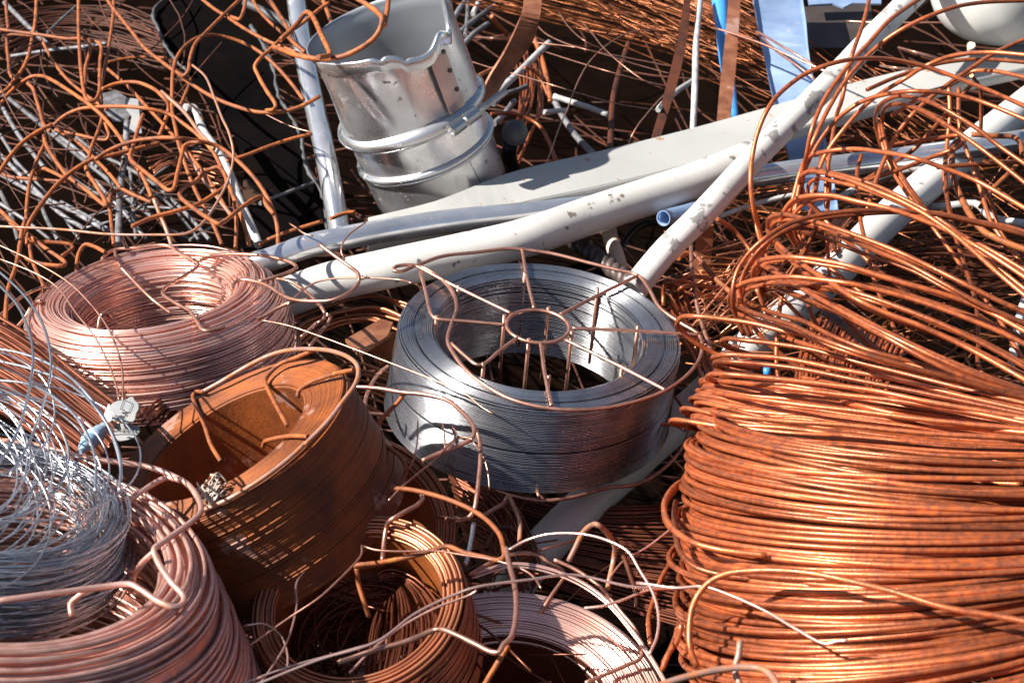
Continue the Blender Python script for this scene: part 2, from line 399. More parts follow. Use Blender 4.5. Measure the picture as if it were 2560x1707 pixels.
# fan of fine strands at the top
m = MB()
for i in range(120):
    x0 = rng.uniform(1050, 1900); y0 = rng.uniform(-60, 15)
    sl = np.interp(x0, [1050, 1900], [.16, .75])*rng.uniform(.75, 1.15); L = rng.uniform(300, 900)
    z0, z1 = rng.uniform(-.1, .03), rng.uniform(-.16, -.05); b = rng.normal()*12
    pts = [(x0, y0), (x0+L*.35, y0+L*.35*sl+b), (x0+L*.7, y0+L*.7*sl+b), (x0+L, y0+L*sl*rng.uniform(.9, 1.15))]
    m.tube(path('S', pts, (z0, z1), .03), rng.uniform(.6, 1.1)/1000, 4)
stuff('fine_strand_fan', 'fan of fine brown copper strands behind the dark flat bars at the top', 'wire bundle', m, 'browncopper')
m = MB()
for i in range(28):
    o = rng.uniform(0, 120); q = rng.normal()*6
    m.tube(path(3, [(380+o*1.2, -20), (520+o, 70+q-o*.3), (680+o, 130-o*.3), (860+o*.6, 160-o*.4+q), (960+o, 240-o*.2)], (-.06, -.1), .03), .0010, 4)
stuff('curved_strand_bundle', 'curved bundle of thin copper strands between blue rod and galvanised strip', 'wire bundle', m, 'copper')

# ============================================================ partly hidden coils, each wound from many wires
def coil_from_sheets(name, label, parts, mt, cat='wire coil'):
    m = MB()
    for a in parts: sheet(m, *a[:3], *a[3:6], **(a[6] if len(a) > 6 else {}))
    return tag(m.build(name, M[mt]), label, cat)
coil_from_sheets('wire_coil', 'thick glossy brown wire coil behind the grey reel and under the cream pipe',
    [(4, [(1640, 600), (1850, 500), (2060, 450), (2200, 450), (2420, 520)], [(1700, 830), (1850, 700), (2050, 620), (2200, 610), (2400, 700)], 11, 2.3, (-.05, -.07)),
     (4, [(1900, 900), (2050, 830), (2250, 850), (2400, 930)], [(1950, 1150), (2100, 1120), (2250, 1170), (2400, 1300)], 12, 2.0, (-.11, -.13))], 'copper')
coil_from_sheets('wire_coil', 'dark red copper coil in shadow at the left edge beneath the thin galvanised wire',
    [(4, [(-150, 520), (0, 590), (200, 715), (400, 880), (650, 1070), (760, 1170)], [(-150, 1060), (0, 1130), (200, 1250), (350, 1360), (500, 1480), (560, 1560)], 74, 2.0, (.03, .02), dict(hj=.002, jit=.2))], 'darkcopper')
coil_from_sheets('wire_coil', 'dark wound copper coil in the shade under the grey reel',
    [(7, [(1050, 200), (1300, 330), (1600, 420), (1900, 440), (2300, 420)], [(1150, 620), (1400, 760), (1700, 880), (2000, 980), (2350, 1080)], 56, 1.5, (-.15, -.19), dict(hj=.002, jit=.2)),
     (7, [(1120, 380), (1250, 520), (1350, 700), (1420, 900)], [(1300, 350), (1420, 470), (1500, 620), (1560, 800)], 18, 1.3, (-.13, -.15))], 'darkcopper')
coil_from_sheets('wire_coil', 'rust brown coil of upright windings seen through the big open loops',
    [(8, [(860, 870), (800, 1000), (765, 1130), (740, 1270)], [(1400, 1000), (1350, 1110), (1290, 1230), (1260, 1360)], 26, 2.3, (-.07, -.08), dict(hj=.0015, jit=.15))], 'rodcoil')
coil_from_sheets('wire_coil', 'dark flat coil of thin wire right of the fat white pipe',
    [(8, [(1330, 470), (1600, 430), (1850, 470), (2060, 540)], [(1230, 720), (1600, 760), (1850, 770), (2100, 720)], 36, 1.3, (-.09, -.12), dict(jit=.2))], 'darkcopper')
coil_from_sheets('wire_coil', 'orange copper coil end between the fat white pipe and the galvanised strip',
    [(8, [(1060, 250), (990, 300), (950, 370), (940, 440), (960, 510)], [(1075, 350), (1040, 380), (1010, 430), (1005, 470), (1010, 510)], 9, 1.5, (-.04, -.05), dict(hj=.001, jit=.1))], 'rodcoil')
coil_from_sheets('wire_coil', 'brown strand coil lying flat below the rusty flat bar stub',
    [(8, [(220, 560), (500, 560), (760, 610), (980, 690)], [(200, 760), (450, 790), (700, 800), (950, 830)], 24, 1.6, (-.06, -.1), dict(jit=.5, hj=.008))], 'browncopper')
coil_from_sheets('wire_coil', 'dark brown wire coil behind the rusty bars left of the charred sheet',
    [(1, [(-30, 110), (250, 50), (500, 30), (800, 60), (1080, 180)], [(60, 420), (300, 300), (600, 320), (850, 370), (1100, 420)], 40, 1.6, (-.16, -.14), dict(jit=.35, hj=.005))], 'darkrust')
coil_from_sheets('wire_coil', 'small brown coil glimpsed through the rusty bars below the crumpled tag',
    [(1, [(960, 1050), (1100, 990), (1300, 980), (1450, 1040)], [(1050, 1270), (1150, 1220), (1300, 1220), (1480, 1250)], 14, 1.5, (-.1, -.11), dict(jit=.2))], 'copper')
coil_from_sheets('wire_coil', 'fine red wire coil under the copper reel beside the rusty reel rim',
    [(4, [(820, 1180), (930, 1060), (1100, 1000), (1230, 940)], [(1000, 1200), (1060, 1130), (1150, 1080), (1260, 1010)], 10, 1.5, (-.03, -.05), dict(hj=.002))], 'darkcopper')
coil_from_sheets('wire_bundle', 'bundle of upright brown wires right beside the grey reel',
    [(12, [(640, 900), (700, 1050), (850, 1250), (950, 1500), (1000, 1700)], [(800, 870), (860, 1010), (960, 1200), (1030, 1420), (1080, 1600)], 9, 2.0, (-.06, -.12), dict(jit=.5))], 'rodcoil', 'wire bundle')
coil_from_sheets('wire_bundle', 'tight bundle of brown wires hanging behind the duct ball',
    [(10, [(850, 520), (890, 700), (860, 950), (820, 1100), (800, 1300), (780, 1540)], [(1080, 520), (1110, 760), (1090, 1000), (1010, 1200), (900, 1400), (820, 1600)], 9, 1.9, (-.07, -.1), dict(jit=.4, hj=.01))], 'rodcoil', 'wire bundle')

# ============================================================ tubes, channels and sheets across the middle
def tube_thing(name, label, cat, crop, pts, h, r, mt, hollow=None, sides=28, group=None):
    m = MB(); p = path(crop, pts, h, .012)
    if hollow: m.hollow(p, r/1000, hollow/1000, sides)
    else: m.tube(p, r/1000, sides)
    return tag(m.build(name, M[mt]), label, cat, group)
tube_thing('pipe', 'fat white pipe from under the grey reel to the right edge, its paint peeling', 'pipe', 'D',
    [(1150, 1385), (1235, 1272), (1450, 1062), (1640, 890), (1720, 800), (1900, 640), (2020, 520), (2150, 405), (2300, 285), (2420, 190)], (-.22, -.17, -.14, -.12, -.10, -.075, -.06, -.045, -.03, -.02), 22, 'white3', 3)
tube_thing('pipe', 'long chrome tube passing behind the cream pipe and under the big loops', 'pipe', 'D',
    [(560, 612), (620, 596), (700, 567), (800, 545), (1000, 512), (1250, 487), (1500, 455), (1740, 405), (1950, 378), (2150, 352), (2400, 315)], (-.02, -.01, .0, .005, .005, -.005, -.02, -.02, -.02, -.02, -.02), 14, 'chrome', 2)
tube_thing('pipe', 'upright shiny chrome tube standing left of the aluminium duct', 'pipe', 'D',
    [(672, -60), (682, 10), (698, 120), (722, 240), (742, 330), (762, 430), (785, 560)], (.08, .06, .04, .01, 0, -.03, -.08), 13.5, 'chrome', 2)
tube_thing('pipe', 'big cream pipe lying across the middle of the heap, right end cut slanting', 'pipe', 'D',
    [(590, 705), (650, 686), (750, 650), (900, 615), (1050, 583), (1200, 548), (1350, 497), (1500, 448), (1620, 408), (1722, 366)], (-.04, -.035, -.025, -.01, -.005, 0, 0, 0, .002, .005), 23, 'white', None, 32)
tube_thing('pipe', 'chipped white diagonal pipe rising from behind the grey reel to the top edge', 'pipe', 'D',
    [(1455, 665), (1530, 575), (1600, 506), (1700, 398), (1745, 350), (1900, 196), (2010, 80), (2110, -20), (2180, -90)], (-.02, .01, .03, .05, .055, .08, .10, .11, .12), 15.5, 'white2', 2)
tube_thing('pipe', 'short blue grey tube stub, its open end torn, right under the cream pipe', 'pipe', 12,
    [(628, 198), (700, 178), (800, 152), (900, 120)], (-.005, -.01, -.015, -.02), 9.5, 'galvblue', 1.2)
tube_thing('rod', 'straight slim grey rod hanging in front of the fine strands at the top', 'rod', 3,
    [(560, -30), (545, 100), (532, 260), (528, 420), (522, 600), (515, 750)], (.04, .03, .02, 0, -.02, -.05), 4.4, 'palerod', None, 12)
tube_thing('pipe', 'bone coloured jointed pipe stub with a hole, below the cream pipe', 'pipe', 12,
    [(200, 180), (215, 260), (235, 370), (270, 460), (310, 600), (350, 700)], (-.045, -.05, -.055, -.06, -.075, -.09), 9.5, 'beige', None, 20)
for args in (
    ('galvanised grey tube lying under the big loops at the right edge', 3, [(1150, 1160), (1300, 1110), (1500, 1010), (1700, 950), (1900, 930), (2100, 960)], (-.07, -.06), 5, 'palerod'),
    ('thin pale tube running up right from the torn tube stub', 12, [(1040, 190), (1200, 130), (1400, 70), (1600, 25), (1800, 0)], (-.04, -.03), 3.2, 'palerod'),
    ('grey tube scrap crossing below the rusty orange bent rod', 3, [(1820, 1150), (1950, 1140), (2080, 1130), (2180, 1210), (2352, 1240)], (-.07, -.05), 5, 'palerod')):
    tube_thing('tube_scrap', args[0], 'tube', *args[1:], None, 12)

# flat pale channel (a folded strip)
def sweep(name, label, cat, top, low, th, lip, mt, h, nrm=None):
    a = path('D', top, h[0], .03); b = path('D', low, h[1], .03)
    t = np.linspace(0, 1, 50)
    def rs(p):
        d = np.r_[0, np.cumsum(np.linalg.norm(np.diff(p, axis=0), axis=1))]; d /= d[-1]
        return np.stack([np.interp(t, d, p[:, i]) for i in range(3)], 1)
    a, b = rs(a), rs(b)
    T = np.gradient(a, axis=0); T /= np.linalg.norm(T, axis=1)[:, None]
    n = np.cross(T, b-a); n /= np.linalg.norm(n, axis=1)[:, None]; n *= np.sign((n@(-FWD)))[:, None]
    dn = (b-a)/np.linalg.norm(b-a, axis=1)[:, None]
    # section: top lip back, face, rolled lower flange towards the viewer
    S = [a-n*lip+dn*.001, a, b]
    for k in range(1, 8):
        u = k/7*math.pi*.8; S.append(b+n*lip*.55*(1-math.cos(u))+dn*lip*.55*math.sin(u))
    S = S+[s-n*th for s in S[::-1]]; S.append(S[0])
    m = MB(); m.grid(np.transpose(np.array(S), (1, 0, 2)), sm=False)
    return tag(m.build(name, M[mt]), label, cat)
sweep('channel_strip', 'long pale grey painted channel lying behind the cream pipe with a rust stain at right', 'metal channel',
      [(845, 500), (1000, 462), (1170, 397), (1400, 342), (1600, 292), (1800, 236), (1960, 190), (2150, 145), (2420, 85)],
      [(845, 575), (1000, 540), (1170, 490), (1400, 440), (1600, 390), (1800, 322), (1960, 275), (2150, 220), (2420, 160)], .003, .017, 'beam', ((-.012, .01), (-.025, .0)))
m = MB(); m.prism([P(x, y, .0) for x, y in px('D', [(2196, 140), (2225, 136), (2240, 148), (2226, 160), (2205, 157)])], (0, 0, -.0005))

def plate(name, label, cat, crop, pts, h, th, mt, parent=None, group=None):
    s = px(crop, pts); hh = along(h, len(s)) if not callable(h) else [h(x, y) for x, y in s]
    o = np.array([P(x, y, z) for (x, y), z in zip(s, hh)])
    n = np.zeros(3)
    for i in range(len(o)): n += np.cross(o[i], o[(i+1) % len(o)])
    n /= np.linalg.norm(n); n *= -np.sign(n@(-FWD))
    m = MB(); m.prism(o, n*th); q = m.build(name, M[mt], parent)
    if parent is None: tag(q, label, cat, group)
    return q
plate('charred_sheet', 'charred black metal sheet standing between rusty bars and chrome tube', 'metal sheet', 'D',
    [(352, 30), (372, 2), (440, -20), (520, -30), (560, 10), (575, 60), (612, 118), (628, 160), (640, 220), (668, 270), (690, 310), (702, 380), (742, 450), (755, 560), (560, 570), (556, 470), (560, 380), (535, 300), (480, 240), (430, 165), (398, 132), (372, 90)],
    lambda x, y: .0-.13*y/600, .004, 'black')
chs = bpy.data.objects['charred_sheet']
for pts in ([(372, 90), (352, 30), (372, 2), (440, -20)], [(575, 60), (612, 118), (628, 160), (640, 220), (668, 270), (690, 310), (702, 380), (742, 450), (752, 540)], [(372, 90), (398, 132), (430, 165)]):
    q_ = px('D', pts); pp = smooth([P(x, y, .004-.13*(y/1.08844)/600) for x, y in q_], .01); pp += rng.normal(size=pp.shape)*.0005
    m = MB(); m.tube(pp, .0024*(1+.4*rng.normal(size=len(pp))).clip(.4, 2), 7); m.build('curled_edge', M['rubber'], chs)
def strip(name, label, cat, crop, L, Rr, h, th, mt, lips=0):
    """flat strip between its left and right traced edge; optional folded lips"""
    a = path(crop, L, h, .02); b = path(crop, Rr, h, .02); t = np.linspace(0, 1, 30)
    def rs(p):
        d = np.r_[0, np.cumsum(np.linalg.norm(np.diff(p, axis=0), axis=1))]; d /= d[-1]
        return np.stack([np.interp(t, d, p[:, i]) for i in range(3)], 1)
    a, b = rs(a), rs(b); T = np.gradient((a+b)/2, axis=0); n = np.cross(T, b-a); n /= np.linalg.norm(n, axis=1)[:, None]; n *= np.sign(n@(-FWD))[:, None]
    w_ = (b-a)/np.linalg.norm(b-a, axis=1)[:, None]
    S = [a, b]
    if lips: S = [a+n*lips, a+n*lips*.2, a+w_*lips*.3, b-w_*lips*.3, b+n*lips*.2, b+n*lips]
    S = S+[s-n*th-(0 if not lips else w_*0) for s in S[::-1]]; S.append(S[0])
    m = MB(); m.grid(np.transpose(np.array(S), (1, 0, 2)), sm=False)
    for e in (0, -1):
        k = m.n; 
        pts = np.array([s[e] for s in S[:-1]])
        m.v.append(pts); m.n += len(pts); m.ng = getattr(m, 'ng', []); m.ng.append([k+i for i in range(len(pts))][::(1 if e else -1)])
    return tag(m.build(name, M[mt]), label, cat)
strip('galvanised_strip', 'wide bluish galvanised strip with folded edges at the top, passing behind the channel', 'metal strip', 'D',
    [(1724, -30), (1738, 60), (1752, 120), (1775, 230), (1800, 330), (1820, 400), (1840, 480)], [(1836, -30), (1850, 60), (1862, 150), (1880, 250), (1898, 340), (1915, 430), (1925, 500)], (.03, .01, -.02, -.05, -.06, -.06), .0015, 'galvblue', .008)
strip('flat_bar', 'reddish brown flat bar standing over the blue rod', 'flat bar', 'D', [(1674, -20), (1666, 80), (1655, 180), (1645, 290)], [(1702, -20), (1696, 80), (1688, 180), (1676, 290)], (.05, .03, .0, -.03), .004, 'flatrust')
strip('flat_bar', 'rusty flat bar stub poking down right of the diagonal pipe', 'flat bar', 'D', [(1602, 522), (1597, 570), (1590, 650)], [(1640, 518), (1636, 570), (1626, 650)], (-.02, -.05, -.09), .004, 'flatrust')
strip('flat_bar', 'dark curved rusty flat bar left of the slim grey rod', 'flat bar', 'D', [(1574, -20), (1556, 90), (1532, 190), (1492, 330)], [(1588, -20), (1578, 90), (1556, 190), (1512, 330)], (.05, .03, .0, -.05), .003, 'darkrust')
strip('flat_bar', 'curved pinkish brown strip bending down right of the duct rim', 'metal strip', 'D', [(1205, -20), (1196, 40), (1160, 120), (1118, 190), (1098, 250)], [(1246, -20), (1240, 40), (1222, 100), (1170, 170), (1128, 240)], (.14, .12, .07, .03, 0), .003, 'flatrust')
# blue tapered rod
m = MB(); p = path(3, [(660, -40), (672, 100), (690, 300), (720, 500), (738, 680)], (.03, .01, -.02, -.04, -.06), .02)
m.tube(p, np.interp(np.linspace(0, 1, len(p)), [0, .35, 1], [.0125, .009, .0085]), 16)
tag(m.build('blue_rod', M['blue']), 'bright blue tapered rod behind the reddish flat bar at the top', 'rod')
for lab, pts, hh in (('small blue tube piece glimpsed between upper coil loops', [(598, 1160), (600, 1215)], (-.02, -.03)), ('small blue tube piece lower down behind the coil loops', [(610, 1250), (630, 1330), (645, 1420)], (-.04, -.05))):
    tube_thing('blue_tube', lab, 'tube', 8, pts, hh, 4, 'blue', None, 12)

# enamel tank, dark box and the pieces around them
tk = thing('enamel_tank', 'cream enamel tank with rounded bottom at the top right corner', 'tank', P(2500, 60, .02))
c0 = P(2500, -60, .10); rr = 178*depth(c0)/FPX
prof = [(0, -.98), (.35, -.93), (.6, -.82), (.8, -.63), (.93, -.36), (1, 0), (1.0, .8), (.96, .9), (.5, 1.1), (0, 1.15)]
a2 = np.arange(64)*2*math.pi/64; ax = np.array([.1, .25, .96]); ax /= np.linalg.norm(ax); X = np.cross([0, 1, 0], ax); X /= np.linalg.norm(X); Y = np.cross(ax, X)
pr = smooth(np.array([(x, z, 0) for x, z in prof]), .06)
m = MB(); m.grid(np.transpose(np.array([c0+np.outer(np.cos(a2), X)*x*rr+np.outer(np.sin(a2), Y)*x*rr+ax*z*rr for x, z, _ in pr]), (1, 0, 2)), closed_u=True)
m.build('tank_shell', M['tank'], tk)
m = MB(); m.tube(path(11, [(1725, 370), (1726, 440)], (-.03, -.05)), .006, 12); m.build('drain_stub', M['beige'], tk)
plate('dark_steel_box', 'grimy dark steel box end right of the galvanised strip', 'metal box', 3, [(1125, 40), (1500, 20), (1520, 150), (1400, 268), (1165, 265)], lambda x, y: -.02-.0002*y, .09, 'greyblock')
plate('bent_sheet', 'crumpled galvanised sheet lying on the dark box at the top edge', 'metal sheet', 3, [(1150, -20), (1560, -30), (1560, 22), (1400, 18), (1350, 42), (1290, 20), (1160, 28)], lambda x, y: .0-.0002*y, .003, 'galvblue')
plate('brown_plate', 'slanted brown plate scrap behind the grey reel left side', 'metal plate', 4, [(2030, 700), (2240, 580), (2310, 600), (2280, 680), (2110, 790)], -.04, .004, 'flatrust')
plate('brown_plate', 'dusty orange plate scrap left of the grey reel', 'metal plate', 4, [(2160, 730), (2330, 650), (2350, 780), (2230, 840), (2180, 800)], -.06, .004, 'rustspool')

# rubber ball on stem
t0 = thing('ball_end_rod', 'dark rubber ball on a black rod right of the duct', 'rod', P(1290, 450, -.06))
bc = P(1287, 332, .02); br = 33*depth(bc)/FPX
a2 = np.arange(32)*2*math.pi/32
m = MB(); m.grid(np.transpose(np.array([bc+np.outer(np.cos(a2)*math.sin(t), [br, 0, 0])+np.outer(np.sin(a2)*math.sin(t), [0, br, 0])+np.array([0, 0, br*math.cos(t)]) for t in np.linspace(0, math.pi, 18)]), (1, 0, 2)), closed_u=True); m.build('ball', M['rubber'], t0)
m = MB(); m.tube(path(10, [(800, 1310), (780, 1400), (790, 1480), (830, 1580)], (.0, -.03, -.06)), .010, 12); m.build('stem', M['cable'], t0)

# twisted bar
m = MB(); p = path('D', [(1290, 528), (1330, 560), (1380, 598), (1450, 650)], (-.03, -.05), .004)
tt = np.linspace(0, 1, len(p))*38; T = np.gradient(p, axis=0).mean(0); T /= np.linalg.norm(T); A_ = np.cross(T, [0, 0, 1]); A_ /= np.linalg.norm(A_); B_ = np.cross(T, A_)
for ph in (0, math.pi): m.tube(p+np.outer(np.cos(tt+ph), A_)*.0055+np.outer(np.sin(tt+ph), B_)*.0055, .0065, 10)
tag(m.build('twisted_bar', M['greyblock']), 'dark twisted steel bar just behind the grey reel', 'bar')
wire('cable', 'black cable bending behind the diagonal pipe', 'cable', 12, [(250, 550), (300, 440), (350, 350), (430, 270), (520, 235), (600, 225)], (-.07, -.04), 4.5, 'cable')

# ============================================================ grey rods in the upper left tangle
rods = [([(30, 20), (120, 110), (200, 190), (310, 290)], 4.5), ([(70, 370), (300, 335), (560, 305), (700, 285)], 3.5), ([(310, 215), (420, 110), (500, 40)], 2.5),
 ([(0, 600), (150, 720), (330, 870), (500, 1010), (700, 1170), (800, 1270), (1000, 1420)], 3.8), ([(20, 710), (120, 880), (220, 1010), (300, 1110)], 3.6),
 ([(0, 880), (80, 1010), (150, 1200)], 3), ([(0, 1010), (200, 1210), (400, 1400), (560, 1500)], 3.4), ([(0, 1140), (200, 1250), (450, 1370), (700, 1510)], 3.4),
 ([(0, 1250), (70, 1400), (120, 1568)], 3.6), ([(500, 900), (650, 1010), (800, 1080), (1000, 1200), (1200, 1380), (1370, 1568)], 3.2), ([(250, 1270), (300, 1420), (380, 1568)], 3.4),
 ([(850, 1100), (870, 1350), (890, 1568)], 3), ([(900, 1300), (1000, 1160), (1180, 1040), (1310, 960)], 2.4), ([(1700, 1330), (1850, 1270), (2091, 1180)], 3.2),
 ([(1900, 1090), (2091, 1020)], 2.6), ([(560, 1420), (800, 1360), (1100, 1360), (1400, 1380)], 2.4), ([(1240, 1568), (1500, 1420)], 2.4), ([(400, 1320), (600, 1430), (760, 1530)], 3),
 ([(1060, 1480), (1240, 1568)], 3), ([(560, 1490), (800, 1420), (1000, 1300)], 2.2), ([(60, 640), (260, 800), (480, 960), (640, 1100)], 3), ([(300, 1000), (520, 1200), (760, 1330), (900, 1440)], 3.2),
 ([(0, 1330), (180, 1450), (330, 1568)], 2.8), ([(620, 1180), (820, 1400), (960, 1568)], 3), ([(100, 1050), (330, 1300), (520, 1568)], 2.6), ([(900, 1180), (1100, 1330), (1300, 1568)], 2.6)]
RG = 'grey rods lying under the rusty bent bars'
for pts, r in rods:
    wire('metal_rod', 'thin grey oxidised rod slanting under the rusty bent bars at upper left', 'rod', 1, pts, (rng.uniform(-.13, -.07), rng.uniform(-.13, -.07)), r*.85, 'greyrod', RG, sides=8)
wire('metal_rod', 'thickest pale grey rod, bent at its top, running down right beside the charred sheet', 'rod', 1, [(1210, 705), (1260, 705), (1330, 860), (1430, 1000), (1510, 1160), (1560, 1300), (1620, 1430), (1690, 1600)], (-.01, -.03), 5.6, 'palerod')
wire('metal_rod', 'dark grey upright rod under the crumpled tag among the rusty bars', 'rod', 1, [(830, 800), (820, 1000), (790, 1200), (770, 1600)], (-.02, -.05), 4.6, 'greyrod')
# black tube crossing behind the chrome tube
wire('metal_rod', 'smooth dark tube crossing behind the upright chrome tube at the top', 'tube', 1, [(1600, 20), (1750, 90), (1900, 180), (2060, 290)], (.04, .03), 6, 'rubber')
# crumpled tag in the rods
plate('paper_tag', 'crumpled white paper tag hanging among the rusty bars', 'tag', 1, [(820, 640), (930, 650), (950, 700), (915, 740), (930, 870), (840, 865), (860, 760), (815, 700)], lambda x, y: -.01, .0008, 'paper')
plate('grey_rag', 'limp grey scrap behind the white paper tag', 'scrap', 1, [(670, 610), (760, 590), (830, 640), (870, 720), (830, 790), (740, 790), (680, 720)], lambda x, y: -.03, .0015, 'greyrod')
# rods by the duct
for pts, r, mt, lab in (
  ([(1150, 395), (1040, 500), (900, 640), (740, 790), (580, 960)], 5.0, 'palerod', 'round ended pale rod leaning up right of the duct clamp'),
  ([(1190, 885), (1330, 930), (1500, 985), (1690, 1055)], 4.2, 'palerod', 'short pale rod lying level in the dark gap behind the channel'),
  ([(1100, 1030), (1210, 1020), (1310, 1015)], 3.4, 'palerod', 'tiny pale rod end just left of the short level rod'),
  ([(1200, 930), (1280, 1080), (1420, 1280), (1600, 1460)], 4.6, 'greyrod', 'tapering grey rod sloping down to the channel edge'),
  ([(1880, 400), (1800, 650), (1740, 900), (1720, 1150), (1710, 1420)], 4.4, 'darkrust', 'dark upright rod with bright spots in the gap behind the channel'),
  ([(350, 430), (450, 320), (590, 220)], 4.2, 'greyrod', 'mottled grey rod end nearest the duct shoulder'),
  ([(300, 330), (420, 220), (560, 120), (650, 50)], 4.2, 'greyrod', 'longer mottled grey rod above the duct shoulder'),
  ([(380, 330), (400, 150), (400, -20)], 3.4, 'greyrod', 'upright mottled rod right of the duct spike'),
  ([(260, 200), (330, 80), (420, -30)], 4.2, 'greyrod', 'mottled rod nearest the top of the duct spike'),
  ([(450, 130), (500, 30), (520, -40)], 4.0, 'palerod', 'short pale rod at the top edge right of the duct'),
  ([(640, 960), (740, 870), (860, 830), (950, 790)], 3.6, 'greyrod', 'thin grey rod beside the foot of the round ended rod'),
  ([(640, 1140), (730, 1060), (830, 930)], 4.2, 'greyrod', 'grey rod crossing above the rubber ball'),
  ([(2150, 1010), (2230, 920), (2352, 820), (2480, 740)], 4, 'palerod', 'spotted pale rod behind the slim grey rod')):
    wire('metal_rod', lab, 'rod', 10, pts, (-.02, -.03) if mt == 'palerod' else (-.05, -.06), r, mt)
for pts, r, mt, lab in (
  ([(1000, 310), (1040, 420), (1100, 600), (1140, 780), (1165, 940)], 3.6, 'rust', 'yellowish rusty bar crossing the round ended rod'),
  ([(620, 150), (680, 230), (760, 310)], 3, 'rust', 'short twisted rusty bar above the pinkish strip'),
  ([(610, 1050), (760, 1040), (900, 1070), (1040, 1140), (1130, 1270), (1200, 1450), (1240, 1560)], 2.7, 'rodcoil', 'rusty hook shaped wire arching over the rubber ball'),
  ([(920, 620), (1010, 650), (1080, 740), (1140, 880)], 2.6, 'rust', 'small curved rusty wire below the round ended rod'),
  ([(500, 700), (560, 670), (640, 630)], 3, 'rust', 'rusty rod end touching the duct clamp bead')):
    wire('rusty_wire', lab, 'wire', 10, pts, (-.01, -.05), r, mt)
for pts, r, lab in (
  ([(2095, 285), (1950, 285), (1800, 340), (1650, 440), (1520, 570), (1430, 720), (1370, 860), (1320, 1000), (1240, 1180), (1170, 1380), (1100, 1550)], .9, 'single pinkish wire arching down behind the channel'),
  ([(2240, 840), (2130, 950), (2050, 1045), (1960, 1160), (1900, 1270), (1860, 1380)], .9, 'single pinkish wire curving down to the channel beside the dark flat bar'),
  ([(1035, 235), (1130, 320), (1300, 400), (1500, 460), (1700, 500), (1950, 550), (2260, 610)], 1.0, 'brown wire sweeping right from the pinkish strip'),
  ([(940, 385), (1180, 410), (1400, 440), (1650, 500), (1900, 580), (2260, 680)], .9, 'second brown wire just below the sweeping one'),
  ([(1120, 480), (1400, 570), (1700, 660), (2000, 740), (2260, 800)], .9, 'brown wire crossing the dark gap mid height'),
  ([(380, 550), (600, 620), (900, 700), (1200, 790), (1500, 880), (1800, 960), (2200, 1020)], .8, 'faint brown wire running from the duct clamp to the flat bar'),
  ([(1240, 120), (1330, 250), (1480, 380), (1620, 450), (1690, 480)], .8, 'bright wire dropping from the strand fan'),
  ([(1440, 190), (1560, 330), (1640, 430), (1800, 580), (2020, 740), (2200, 820)], .8, 'long thin wire slanting through the dark gap'),
  ([(470, 345), (640, 355), (790, 370)], 1.6, 'pink brown wire passing behind the strip at duct height')):
    wire('thin_wire', lab, 'wire', 10, pts, (-.02, .0, -.03), r, 'pinkcage', sides=6)

